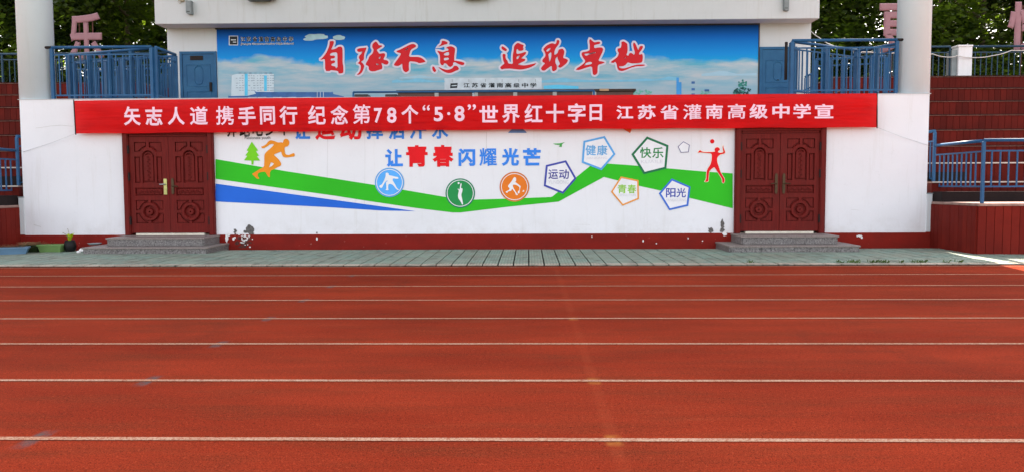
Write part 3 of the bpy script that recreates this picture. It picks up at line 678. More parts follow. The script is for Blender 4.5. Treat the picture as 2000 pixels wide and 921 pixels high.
def crack(pts, w, Y=WY):
    pr = []
    for i in range(len(pts) - 1):
        (xa, ya), (xb, yb) = pts[i], pts[i + 1]; n = max(2, int(math.hypot(xb - xa, yb - ya) / 6))
        for k in range(n): pr.append((xa + (xb - xa) * k / n, ya + (yb - ya) * k / n + rnd.uniform(-.5, .5)))
    pr.append(pts[-1]); L3 = [at(x, y, Y) for x, y in pr]
    for i in range(len(L3) - 1):
        n = len(mc.v); (x0, z0), (x1, z1) = L3[i], L3[i + 1]; dx, dz = x1 - x0, z1 - z0; l = math.hypot(dx, dz) or 1; nx, nz = -dz / l * w, dx / l * w
        mc.v += [(x0 - nx, Y - .002, z0 - nz), (x1 - nx, Y - .002, z1 - nz), (x1 + nx, Y - .002, z1 + nz), (x0 + nx, Y - .002, z0 + nz)]; mc.f.append([n, n + 1, n + 2, n + 3]); mc.sm.append(0)
crack([(70, 250), (86, 249), (100, 246), (125, 245), (142, 247)], .004); crack([(66, 439), (74, 441), (80, 443)], .006)
crack([(640, 262), (640, 300), (639, 350)], .0025); crack([(950, 258), (950, 300)], .004); crack([(1122, 438), (1153, 439)], .002); crack([(1662, 409), (1678, 411)], .002); crack([(712, 262), (713, 300), (712, 400)], .0018)
crack([(1350, 262), (1350, 330)], .0015)
paint('wall_crack', mc, mat('crack_grey', (.56, .55, .54), .9))
# building parts live in world coordinates: cancel the empty's offset for grandchildren chains handled by P()

# ------------------------------------------------------------------ big printed board in the upper wall
BY = UY - .03
bx0 = at(424, 100, BY)[0]; bx1 = at(1481, 100, BY)[0]
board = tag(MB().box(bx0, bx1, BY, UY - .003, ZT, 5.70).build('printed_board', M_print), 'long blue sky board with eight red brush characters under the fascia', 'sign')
def pr(name, mbx, m, label=None):
    o = mbx.build(name, m, board)
    if label: o['label'] = label
    return o
sA = .10855
CAL = [((615, 65), [[(270, 145), (340, 145), (345, 175), (325, 235), (290, 305), (375, 285), (430, 245), (480, 245), (500, 280), (502, 420), (500, 540), (515, 600), (515, 710), (490, 725), (430, 732), (420, 685), (345, 675), (290, 670), (265, 688), (185, 680), (185, 475), (155, 470), (130, 482), (100, 475), (130, 455), (200, 370), (240, 290), (265, 210)],
                    [(400, 345), (310, 355), (270, 385), (285, 410), (350, 405), (368, 430), (350, 455), (285, 465), (290, 500), (350, 490), (370, 515), (355, 540), (300, 555), (300, 590), (370, 600), (378, 640), (400, 625), (412, 600), (405, 500), (408, 420)]]),
       ((615, 65), [[(765, 290), (800, 275), (910, 265), (930, 262), (925, 290), (905, 340), (885, 400), (885, 480), (860, 500), (830, 520), (870, 550), (890, 590), (880, 640), (850, 710), (810, 745), (780, 755), (755, 748), (800, 710), (825, 650), (830, 590), (800, 555), (768, 545), (800, 520), (812, 480), (790, 450), (800, 410), (840, 370), (860, 330), (800, 345), (770, 335), (758, 310)]]),
       ((615, 65), [[(1100, 150), (1130, 180), (1150, 220), (1200, 222), (1218, 240), (1150, 280), (1110, 310), (1140, 340), (1155, 375), (1240, 362), (1265, 375), (1262, 420), (1230, 480), (1300, 490), (1332, 525), (1310, 570), (1260, 570), (1210, 540), (1195, 545), (1215, 590), (1215, 650), (1140, 670), (1080, 690), (1010, 690), (970, 660), (970, 600), (920, 575), (915, 550), (960, 480), (980, 420), (1040, 370), (1060, 300), (1032, 260), (1035, 205), (1070, 170)],
                    [(1145, 455), (1165, 430), (1190, 418), (1185, 445), (1165, 470)], [(1100, 550), (1130, 552), (1165, 565), (1130, 578), (1105, 572)]]),
       ((760, 65), [[(125, 325), (200, 300), (300, 245), (400, 198), (450, 198), (488, 225), (485, 250), (440, 275), (395, 300), (375, 350), (355, 430), (450, 430), (550, 432), (620, 470), (660, 520), (600, 535), (540, 545), (500, 525), (450, 515), (360, 510), (355, 600), (360, 680), (300, 712), (255, 680), (240, 620), (238, 545), (200, 580), (160, 597), (90, 588), (90, 560), (140, 490), (200, 410), (215, 365), (150, 352)], [(280, 320), (310, 285), (355, 262), (330, 300)]]),
       ((760, 65), [[(950, 140), (990, 140), (1055, 165), (1050, 200), (1000, 210), (910, 240), (890, 240), (930, 210), (945, 180)]]),
       ((760, 65), [[(860, 320), (900, 325), (970, 345), (1020, 325), (1070, 315), (1065, 285), (1020, 270), (1060, 245), (1120, 238), (1180, 265), (1190, 300), (1175, 400), (1170, 500), (1200, 498), (1300, 515), (1355, 535), (1355, 565), (1320, 585), (1250, 560), (1180, 520), (1150, 540), (1155, 575), (1110, 615), (1070, 600), (1030, 550), (990, 545), (975, 580), (945, 582), (915, 540), (918, 470), (912, 390)],
                    [(985, 375), (1040, 345), (1080, 345), (1080, 405), (990, 405)], [(985, 450), (1070, 442), (1078, 480), (990, 498)]]),
       ((760, 65), [[(890, 610), (950, 640), (1030, 665), (1100, 655), (1150, 625), (1165, 590), (1220, 590), (1255, 630), (1255, 660), (1180, 690), (1120, 720), (1050, 722), (980, 695), (910, 640)]]),
       ((760, 65), [[(780, 600), (810, 605), (830, 640), (850, 675), (825, 710), (790, 685), (775, 640)]]),
       ((965, 65), [[(130, 260), (150, 235), (190, 260), (235, 300), (220, 330), (180, 320), (140, 290)]]),
       ((965, 65), [[(150, 385), (180, 372), (210, 390), (205, 430), (215, 470), (245, 505), (255, 550), (340, 560), (335, 480), (335, 400), (355, 300), (360, 240), (390, 200), (430, 175), (480, 200), (540, 220), (520, 260), (535, 290), (510, 320), (440, 325), (430, 290), (405, 290), (400, 380), (490, 365), (560, 338), (585, 355), (550, 400), (480, 460), (560, 465), (565, 495), (500, 530), (430, 560), (445, 575), (560, 585), (680, 560), (765, 540), (720, 590), (600, 640), (480, 660), (400, 655), (300, 640), (180, 645), (140, 658), (105, 625), (140, 585), (190, 550), (165, 500), (155, 440)], [(405, 430), (440, 410), (465, 405), (430, 470), (405, 475)]]),
       ((965, 65), [[(880, 295), (930, 235), (990, 200), (1050, 182), (1110, 205), (1130, 130), (1155, 122), (1178, 150), (1165, 200), (1120, 260), (1090, 310), (1080, 400), (1140, 370), (1160, 300), (1190, 290), (1235, 280), (1268, 330), (1255, 390), (1240, 450), (1300, 465), (1332, 490), (1310, 540), (1240, 600), (1185, 632), (1145, 600), (1185, 560), (1170, 520), (1145, 470), (1140, 420), (1105, 460), (1100, 530), (1130, 590), (1130, 660), (1070, 695), (1040, 670), (1040, 585), (960, 640), (910, 680), (860, 675), (840, 635), (880, 580), (920, 545), (865, 520), (870, 480), (915, 430), (925, 400), (915, 350)],
                    [(935, 325), (970, 285), (1020, 265), (1010, 300), (960, 340)], [(975, 380), (1030, 340), (1030, 420), (1010, 510), (990, 515), (985, 430)]]),
       ((1115, 65), [[(345, 105), (400, 155), (420, 170), (510, 155), (530, 175), (520, 195), (460, 210), (415, 220), (420, 275), (500, 260), (560, 262), (582, 290), (570, 340), (530, 420), (490, 505), (570, 512), (610, 535), (560, 555), (485, 575), (480, 650), (478, 720), (440, 760), (395, 750), (388, 690), (380, 595), (260, 630), (150, 668), (90, 668), (100, 640), (180, 590), (240, 540), (260, 500), (220, 450), (190, 390), (200, 345), (280, 335), (340, 310), (340, 220), (328, 140)],
                     [(240, 375), (320, 370), (440, 340), (450, 360), (350, 380), (275, 412), (250, 400)], [(235, 590), (270, 540), (340, 518), (380, 530), (375, 560), (290, 575)]]),
       ((1115, 65), [[(905, 165), (940, 148), (985, 170), (1015, 195), (1020, 260), (1020, 330), (995, 400), (1040, 410), (1045, 370), (1080, 355), (1115, 375), (1130, 400), (1155, 360), (1130, 280), (1115, 200), (1135, 165), (1165, 200), (1200, 290), (1215, 310), (1240, 235), (1290, 232), (1298, 260), (1260, 320), (1225, 360), (1225, 395), (1285, 375), (1295, 430), (1285, 530), (1200, 545), (1100, 550), (1040, 535), (1020, 530), (980, 580), (930, 602), (860, 600), (870, 625), (930, 640), (1010, 625), (1120, 585), (1220, 568), (1320, 568), (1335, 585), (1280, 598), (1180, 600), (1080, 625), (990, 665), (920, 688), (860, 675), (835, 635), (825, 570), (800, 515), (760, 545), (710, 525), (780, 475), (840, 430), (865, 360), (835, 320), (840, 280), (895, 270), (910, 220)], [(955, 460), (975, 438), (990, 440), (970, 460)]])]
PY = BY - .002
Mout = mat('pale_pink_print', C(215, 208, 222), .5, var=.02); Mred = mat('red_print', C(212, 28, 38), .5, var=.03)
for idx in ((0,), (1, 2), (3,), (4, 5, 6, 7), (8, 9), (10,), (11,), (12,)):
    mb = MB(); mo = MB()
    for i in idx:
        o_, polys = CAL[i]; polys = [smooth(polys[0])] + [smooth(p_) for p_ in polys[1:]]
        put_poly(mb, polys, o_, sA, PY, extra=.012 + i * .0002)
        put_poly(mo, polys, o_, sA, PY, outline=.050, extra=.007 + i * .0002); put_poly(mo, [polys[0]], o_, sA, PY, extra=.004 + i * .0002)
    pr('character_outline', mo, Mout); pr('brush_character', mb, Mred)
Mpw = mat('white_print', C(205, 212, 220), .5, var=.03); Mpk = mat('black_print', (.015, .02, .025), .5); Mpc = mat('cyan_print', C(85, 195, 232), .5, var=.05); Mpb = mat('slate_blue_print', C(62, 105, 160), .5, var=.15)
Mph = mat('hill_print', C(120, 185, 212), .5, var=.06); Mpg = mat('leaf_print', C(45, 125, 115), .5, var=.4, scale=20); Mpg2 = mat('dark_leaf_print', C(25, 75, 75), .5, var=.4, scale=20); Mpgr = mat('grey_print', C(125, 145, 165), .5)
Mpcl = mat('cloud_print', C(170, 205, 215), .5, var=.15, scale=4)
# small wisp of cloud
mb = MB(); put_poly(mb, [smooth(blob(618, 72, 23, 5.5, 3, 30, .35), 1)], (0, 0), 1, PY, extra=.001); put_poly(mb, [smooth(blob(662, 74, 12, 4.8, 5, 20, .35), 1)], (0, 0), 1, PY, extra=.0015); put_poly(mb, [blob(604, 77, 12, 3, 6, 20, .3)], (0, 0), 1, PY, extra=.002); pr('printed_cloud', mb, Mpcl)
# school name twice, with its square seal
mo = MB(); mb = MB(); nm = '江苏省灌南高级中学'
for i, ch in enumerate(nm):
    x = 469.5 + i * 11.75
    put_text(mo, ch, x, 72, x + 9.5, 82, PY, .075, .002); put_text(mb, ch, x, 72, x + 9.5, 82, PY, .028, .005)
put_text(mo, 'Jiangsu Guannan Senior High School', 469, 84, 574, 88.5, PY, .10, .002); put_text(mb, 'Jiangsu Guannan Senior High School', 469, 84, 574, 88.5, PY, .01, .005)
put_poly(mo, [[(447, 70.3), (465, 70.3), (465, 89), (447, 89)]], (0, 0), 1, PY, extra=.001); put_poly(mb, [[(448.6, 71.5), (463.8, 71.5), (463.8, 87.6), (448.6, 87.6)]], (0, 0), 1, PY, extra=.003)
put_poly(mo, [[(451, 77.5), (461, 77.5), (461, 79.3), (451, 79.3)]], (0, 0), 1, PY, extra=.005); put_poly(mo, [[(455, 82), (461.5, 82), (461.5, 83.6), (455, 83.6)]], (0, 0), 1, PY, extra=.005)
pr('school_name_halo', mo, Mpw); pr('school_name_lettering', mb, Mpk)
mb = MB(); put_poly(mb, [[(868, 153), (1058, 152), (1058, 176), (868, 177)]], (0, 0), 1, PY, extra=.001); pr('printed_gate_wall', mb, mat('pale_wall_print', C(196, 206, 214), .5))
for i, ch in enumerate(nm): mb = MB(); put_text(mb, ch, 905 + i * 16.3, 162.5, 917.5 + i * 16.3, 171.5, PY, .03, .003); pr('gate_character', mb, Mpk)
mb = MB()
put_poly(mb, [[(880, 163.5), (894, 162.5), (893, 172), (879, 173)], [(882, 167), (892, 166.4), (892, 168.4), (882, 169)]], (0, 0), 1, PY, extra=.003)
pr('gate_seal', mb, Mpk)
for i in range(6): mb = MB(); put_poly(mb, [[(883 + i * 32.5, 155), (883.5 + i * 32.5, 155), (883.5 + i * 32.5, 160.5), (883 + i * 32.5, 160.5)]], (0, 0), 1, PY, extra=.003); pr('gate_mark', mb, Mpk)
s3 = .152; o3 = (430, 55)
mb = MB(); put_poly(mb, [[(150, 610), (215, 590), (690, 590), (690, 900), (140, 900)]], o3, s3, PY, extra=.001); pr('printed_tower_block', mb, mat('pale_block_print', C(198, 214, 222), .5, var=.05))
mb = MB()
for x0, x1, y0, y1 in ((315, 355, 590, 870), (565, 600, 610, 812)): put_poly(mb, [[(x0, y0), (x1, y0), (x1, y1), (x0, y1)]], o3, s3, PY, extra=.003)
pr('printed_glass_strip', mb, Mpc)
mb = MB()
for r_ in range(7):
    for x0 in (205, 245, 280, 362, 395, 425, 472, 510, 540, 605, 640, 668):
        if rnd.random() < .85: w_ = rnd.uniform(14, 30); y0 = 612 + r_ * 31 + rnd.uniform(-2, 2); put_poly(mb, [[(x0, y0), (x0 + w_, y0), (x0 + w_, y0 + 7), (x0, y0 + 7)]], o3, s3, PY, extra=.003)
for i in range(7): put_text(mb, rnd.choice(nm), 466 + i * 10, 141.5, 472 + i * 10, 145.5, PY, 0, .003)
pr('printed_windows', mb, Mpgr)
mb = MB(); put_poly(mb, [[(105, 868), (120, 876), (350, 872), (460, 845), (438, 812), (470, 822), (1430, 826), (1445, 818), (1455, 850), (1590, 880), (1590, 905), (105, 905)]], o3, s3, PY, extra=.004); pr('printed_roof', mb, Mpb)
mb = MB()
for x in (1245, 1285, 1325): put_poly(mb, [[(x, 820), (x + 6, 820), (x + 6, 900), (x, 900)]], o3, s3, PY, extra=.006)
for x in (380, 505, 700, 890, 1080): put_poly(mb, [[(x - 20, 890), (x + 90, 888), (x + 90, 893), (x - 20, 895)]], o3, s3, PY, extra=.006)
pr('printed_flagpoles', mb, Mpw)
# hills
def hill(pts, m, ex=.002):
    mb = MB(); put_poly(mb, [pts], (0, 0), 1, PY, extra=ex); pr('printed_hill', mb, m)
Mph2 = mat('far_hill_print', C(160, 195, 212), .5, var=.03)
hill([(766, 158), (775, 155.5), (785, 158.5), (798, 157), (812, 153.5), (822, 153.5), (835, 157), (850, 159), (866, 157), (870, 161), (766, 162)], Mph)
hill([(780, 152), (800, 150), (820, 147), (838, 150), (860, 152), (860, 153.3), (780, 154)], Mph2, .0015)
hill([(1058, 158), (1100, 152), (1115, 155), (1160, 157), (1230, 156), (1262, 154), (1280, 156), (1306, 150), (1326, 152), (1326, 158), (1300, 157), (1240, 160), (1058, 162)], Mph, .002)
hill([(1370, 145), (1390, 142), (1405, 139), (1420, 140), (1440, 145), (1478, 143), (1478, 148), (1370, 149)], Mph2)
hill([(1062, 168), (1090, 166), (1130, 169), (1130, 174), (1062, 174)], Mpc, .0022)
mb = MB(); put_poly(mb, [[(1321, 152), (1326, 152), (1326, 161), (1331, 161), (1331, 190), (1321, 190)]], (0, 0), 1, PY, extra=.003); pr('printed_blue_tower', mb, mat('bright_blue_print', C(60, 150, 215), .5))
mb = MB()
for x0, y0, x1, y1 in ((1350.5, 159.5, 1357, 164), (1350.5, 172.5, 1357, 177), (1350.5, 183, 1357, 187), (1376, 175, 1385, 179)): put_poly(mb, [[(x0, y0), (x1, y0), (x1, y1), (x0, y1)]], (0, 0), 1, PY, extra=.003)
pr('printed_window', mb, Mpb)
def ptree(cx, cy, rx, ry, n, m, sz):
    mb = MB()
    for i in range(n):
        a = rnd.uniform(0, 6.28); r_ = math.sqrt(rnd.random()); x = cx + rx * r_ * math.cos(a); y = cy + ry * r_ * math.sin(a)
        put_poly(mb, [blob(x, y, sz * rnd.uniform(.6, 1.3), sz * rnd.uniform(.4, .8), i + 100, 9, .6)], (0, 0), 1, PY, extra=.003 + i * .0001)
    return pr('printed_foliage', mb, m)
ptree(1450, 166, 9, 9, 26, Mpg, 2.4); ptree(1452, 180, 19, 8, 36, Mpg2, 2.6); ptree(1442, 181, 10, 6, 18, Mpg, 2); ptree(1252, 182, 22, 7, 44, mat('pale_leaf_print', C(110, 180, 165), .5, var=.3, scale=20), 2.2); ptree(1376, 182, 12, 4, 16, mat('pale_leaf_print', C(110, 180, 165), .5), 2)
MB().box(bx0 - .03, bx1 + .03, BY - .02, UY - .003, 5.66, 5.70).build('board_top_strip', M_black, board)
MB().box(bx1 + .002, bx1 + .03, BY - .015, UY - .003, ZT, 5.66).build('board_edge_strip', M_black, board)

# upper blue doors
def blue_door(x0, x1, z1, hinge_left):
    m = MB(); m.box(x0, x0 + .07, UY - .05, UY - .002, ZT - .02, z1); m.box(x1 - .07, x1, UY - .05, UY - .002, ZT - .02, z1); m.box(x0 + .071, x1 - .071, UY - .049, UY - .002, z1 - .07, z1)
    fr = P(m.build('blue_door_frame', M_bdoor, ros)); w = x1 - x0 - .15
    m = MB().box(x0 + .075, x1 - .075, UY - .03, UY - .003, ZT, z1 - .075)
    xa, xb = x0 + .17, x1 - .17; cx = (x0 + x1) / 2
    def frame(xa, xb, za, zb, t=.022):
        m.box(xa, xa + t, UY - .042, UY - .0305, za, zb); m.box(xb - t, xb, UY - .042, UY - .0305, za, zb); m.box(xa + t, xb - t, UY - .042, UY - .0305, za, za + t); m.box(xa + t, xb - t, UY - .042, UY - .0305, zb - t, zb)
    frame(xa, xb, z1 - .98, z1 - .36); m.ringxz(cx, z1 - .52, .10, .13, UY - .044, UY - .0305, 14, 0, 180); m.ringxz(cx, z1 - .80, .10, .13, UY - .044, UY - .0305, 14, 180, 360)
    m.box(cx - .13, cx - .10, UY - .044, UY - .0305, z1 - .80, z1 - .52); m.box(cx + .10, cx + .13, UY - .044, UY - .0305, z1 - .80, z1 - .52); frame(xa, xb, z1 - 1.75, z1 - 1.1)
    m.build('blue_door_leaf', M_bdoor, fr, bevel=.004)
    return fr
dl0 = at(352, 120, UY)[0]; dl1 = at(423.5, 120, UY)[0]
f1 = blue_door(dl0, dl1, 5.06, True)
MB().box(dl0 + .30, dl0 + .66, UY - .046, UY - .031, 4.82, 4.94).build('door_notice', M_iron, f1)
MB().box(dl1 - .20, dl1 - .14, UY - .075, UY - .031, 3.95, 4.20).build('blue_door_handle', M_iron, f1)
f2 = blue_door(bx1 + .04, bx1 + 1.06, 5.06, False)
MB().lathe([(.02, 0), (.02, .02)], 0, 0, 10).build('blue_door_handle', M_iron, f2).location = (bx1 + .55, UY - .05, 4.15)
# fascia fittings
def hang_box(px0, py0, px1, py1, Yf, dep, m, name, label, cat):
    x0, z1 = at(px0, py0, Yf); x1, z0 = at(px1, py1, Yf); r_ = thing(name, label, cat, loc=((x0 + x1) / 2, Yf, z0)); w = (x1 - x0) / 2; h = z1 - z0
    MB().prism([(-w, 0.02), (-w + .02, 0), (w * .8, -.02), (w, 0), (w, h), (-w, h)], -dep, -.001).build('casing', m, r_, bevel=.006)
    MB().box(-w * .7, w * .5, -dep - .006, -dep - .0005, h * .12, h * .16).build('vent_slot', M_iron, r_)
    return r_
hang_box(367, 4, 378, 29, 21.85, .16, M_grey, 'wall_speaker', 'grey metal speaker box hanging near the left end of the fascia', 'speaker')
hang_box(1529, -4, 1538, 22, 21.85, .14, M_grey, 'wall_speaker', 'slim grey metal box hanging near the right end of the fascia', 'speaker')
r_ = thing('floodlight', 'black floodlight housing at the top edge above the left of the board', 'floodlight', loc=(at(511, 4, 21.85)[0], 21.85, at(511, 5, 21.85)[1]))
MB().prism([(-.30, 0), (.28, .0), (.34, .30), (-.34, .30)], -.34, -.06).build('housing', M_black, r_, bevel=.01); MB().box(-.05, .05, -.06, -.001, .1, .3).build('bracket', M_iron, r_); MB().box(.285, .42, -.2, -.1, .03, .12).build('junction', M_iron, r_)
r_ = thing('floodlight', 'brown lamp housing at the top edge above the middle of the board', 'floodlight', loc=(at(932, 2, 21.85)[0], 21.85, at(932, 2, 21.85)[1]))
MB().prism([(-.34, .02), (-.1, 0), (.22, .03), (.36, .05), (.36, .3), (-.34, .3)], -.3, -.05).build('housing', mat('brown_paint', (.07, .04, .025), .5), r_, bevel=.01); MB().box(-.05, .05, -.05, -.001, .1, .3).build('bracket', M_iron, r_)
r_ = thing('junction_box', 'small beige box with a loop of wire at the left end of the fascia', 'electric box', loc=(at(357, 2, 21.85)[0], 21.85, at(357, 4, 21.85)[1]))
MB().box(-.06, .06, -.10, -.001, 0, .22).build('casing', M_beige, r_, bevel=.008)
MB().tube([(-.06, -.04, .1), (-.12, -.04, .0), (-.06, -.05, -.06), (0, -.04, 0)], .008, 6).build('wire', M_beige, r_)
MB().tube([(-.5, -.04, .12), (-.3, -.04, .08), (-.2, -.06, .13), (-.06, -.04, .15)], .02, 6).build('twisted_cable', M_iron, r_)

# ------------------------------------------------------------------ desk and rail on the platform, behind the banner
x0 = at(776, 180, 20)[0]; x1 = at(1238, 180, 20)[0]; zt = at(1000, 175.5, 20)[1]
desk = thing('long_desk', 'long dark brown desk standing on the platform behind the red banner', 'desk', loc=((x0 + x1) / 2, 20, ZT - .03)); w = (x1 - x0) / 2; zr = zt - (ZT - .03)
MB().box(-w - .03, w + .05, -.03, .72, zr - .06, zr).build('desk_top', M_table, desk, bevel=.01)
ms_ = mat('brown_desk_panel', (.11, .055, .045), .5)
for i in range(6):
    a = -w + 2 * w * i / 6; MB().box(a + .012, a + 2 * w / 6 - .012, .02, .05, .05, zr - .061).build('front_panel', ms_, desk)
    if i: MB().box(a - .05, a + .05, -.005, .019, .04, zr - .062).build('desk_trim', mat('pale_metal_trim', (.3, .3, .28), .4), desk)
for a in (-w + .01, w - .05): MB().box(a, a + .04, .051, .7, 0, zr - .061).build('end_panel', ms_, desk)
MB().box(w - .85, w - .62, -.032, .3, zr - .05, zr + .003).build('worn_edge', mat('bare_wood', (.45, .28, .16), .7), desk)
rail = thing('platform_rail', 'low blue pipe rail at the platform edge in front of the desk', 'railing', loc=(at(690, 182, 17)[0], 17, ZT - .03))
xa = 0; xb = at(1160, 176, 17)[0] - rail.location.x; zz = at(925, 179, 17)[1] - rail.location.z
MB().tube([(0, 0, zz), (xb, 0, zz)], .022, 8).build('top_rail', M_rail, rail)
for x in (0, at(925, 180, 17)[0] - rail.location.x, xb): MB().tube([(x, 0, 0), (x, 0, zz)], .022, 8, ).build('post', M_rail, rail)
MB().tube([(at(925, 180, 17)[0] - rail.location.x, -.03, zz - .04), (at(925, 180, 17)[0] - rail.location.x, -.03, .05)], .028, 8).build('clamp', M_steel, rail)
for i, (p0, p1, lb) in enumerate(((692, 719, 'black speaker cabinet behind the left end of the blue rail'), (752, 776, 'black speaker cabinet against the left end of the desk'))):
    x0, z1 = at(p0, 184.5, 19.5); x1 = at(p1, 185, 19.5)[0]; r_ = thing('speaker_cabinet', lb, 'speaker', loc=((x0 + x1) / 2, 19.5, ZT - .03)); w = (x1 - x0) / 2; h = z1 - ZT + .03
    MB().box(-w, w, 0, .35, 0, h).build('cabinet', M_black, r_, bevel=.012); MB().box(-w * .85, w * .85, -.01, -.0005, .04, h - .04).build('grille', mat('speaker_mesh', (.02, .02, .02), .8), r_)

# ------------------------------------------------------------------ railings
def railing(name, label, A, B, z0, h, npost, gap, group=None, drop=.15, m=M_rail, sq=.032, last=True, lowr=.13, base=0, endcap=False, br=.011):
    A = Vector((A[0], A[1], z0)); B = Vector((B[0], B[1], z0)); d = B - A; Ln = d.length; ang = math.atan2(d.y, d.x)
    r_ = thing(name, label, 'railing', group, loc=A); r_.rotation_euler.z = ang
    MB().tube([(0, 0, h), (Ln, 0, h)], .030, 10).build('top_rail', m, r_)
    MB().box(0, Ln, -.013, .013, h - drop - .014, h - drop + .014).build('upper_bar', m, r_)
    MB().box(0, Ln, -.013, .013, lowr - .014, lowr + .014).build('lower_bar', m, r_)
    pm = None; xs = [Ln * i / (npost - 1) for i in range(npost)]
    for x in (xs if sq > .005 else []):
        if x == xs[-1] and not last: break
        if pm is None: o = MB().box(-sq, sq, -sq, sq, base, h - .024).build('post', m, r_, bevel=.004); pm = o.data
        else: o = link('post', pm, r_)
        o.location.x = x
    bm_ = None; n = int(Ln / gap)
    for i in range(1, n):
        x = Ln * i / n
        if min(abs(x - q) for q in xs) < gap * .5: continue
        if bm_ is None: o = MB().box(-br, br, -br, br, lowr + .0145, h - drop - .0145).build('baluster', m, r_); bm_ = o.data
        else: o = link('baluster', bm_, r_)
        o.location.x = x
    return r_
BZ = ZT - .025
def X(px, Y): return at(px, 150, Y)[0]
# left balcony: front run, return run, inner runs that fold back towards the stair
xa, xb = X(103, 16.3), X(297, 16.3)
r1 = railing('balcony_railing', 'front blue railing of the left balcony beside the round column', (xa, 16.3), (xb, 16.3), BZ, 1.10, 2, .146, 'blue balcony railings')
MB().tube([(-.16, 0, 1.10), (0, 0, 1.10)], .028, 8).build('wall_stub', M_iron, r1)
railing('balcony_railing', 'blue railing slanting back from the right corner of the left balcony', (xb - .02, 16.42), (X(137, 17.15), 17.15), BZ, 1.09, 5, .15, 'blue balcony railings', sq=.04)
railing('balcony_railing', 'short blue return railing at the right end of the left balcony', (xb + .06, 16.36), (X(344, 17.3), 17.3), BZ, 1.10, 2, .14, 'blue balcony railings')
railing('balcony_railing', 'second row of blue railing behind the front run of the left balcony', (X(340, 17.45), 17.45), (X(146, 18.3), 18.3), BZ, 1.09, 7, .14, 'blue balcony railings', sq=.045)
railing('balcony_railing', 'third row of blue railing deep in the left balcony', (X(334, 19.1), 19.1), (X(190, 19.6), 19.6), BZ, 1.09, 6, .13, 'blue balcony railings', sq=.045)
xa, xb = X(1546, 16.3), X(1750, 16.3)
hR = 1.12
r2 = railing('balcony_railing', 'front blue railing of the right balcony beside the round column', (xa, 16.3), (xb, 16.3), BZ, hR, 2, .148, 'blue balcony railings')
MB().tube([((xb - xa), 0, hR), ((xb - xa) + .16, 0, hR)], .028, 8).build('wall_stub', M_iron, r2)
railing('balcony_railing', 'blue railing slanting back from the left corner of the right balcony', (xa + .04, 16.42), (X(1672, 17.5), 17.5), BZ, hR, 3, .15, 'blue balcony railings', sq=.045)
railing('balcony_railing', 'blue railing coming forward to the right column behind the front run', (X(1676, 17.6), 17.6), (X(1752, 16.75), 16.75), BZ, hR, 3, .15, 'blue balcony railings', sq=.035)
railing('balcony_railing', 'second row of blue railing deep in the right balcony', (X(1592, 18.8), 18.8), (X(1730, 18.4), 18.4), BZ, hR, 6, .14, 'blue balcony railings', sq=.045)
MB().tube([(-.10, .05, hR - .02), (-.10, .05, .35)], .03, 6).build('loose_bar', M_iron, r2)
# stair rails beside the upper block
def stair_rail(label, pts, Y):
    (xa, za), (xb, zb) = [at(*q, Y) for q in pts]
    r_ = thing('stair_railing', label, 'railing', 'sloping stair railings', loc=(xa, Y, BZ)); dx = xb - xa; za -= BZ; zb -= BZ
    MB().tube([(0, 0, za), (dx, 0, zb)], .024, 8).build('top_rail', M_rail, r_); MB().tube([(0, 0, za - .32), (dx, 0, zb - .32)], .018, 8).build('lower_rail', M_rail, r_)
    for k in range(6):
        f = k / 5; MB().tube([(dx * f, 0, 0), (dx * f, 0, za + (zb - za) * f - .025)], .014, 6).build('baluster', M_rail, r_)
stair_rail('sloping blue stair rail at the right of the left balcony', ((299, 150), (322, 124)), 18.6)
stair_rail('sloping blue stair rail at the left of the right balcony', ((1572, 151), (1592, 141)), 20)

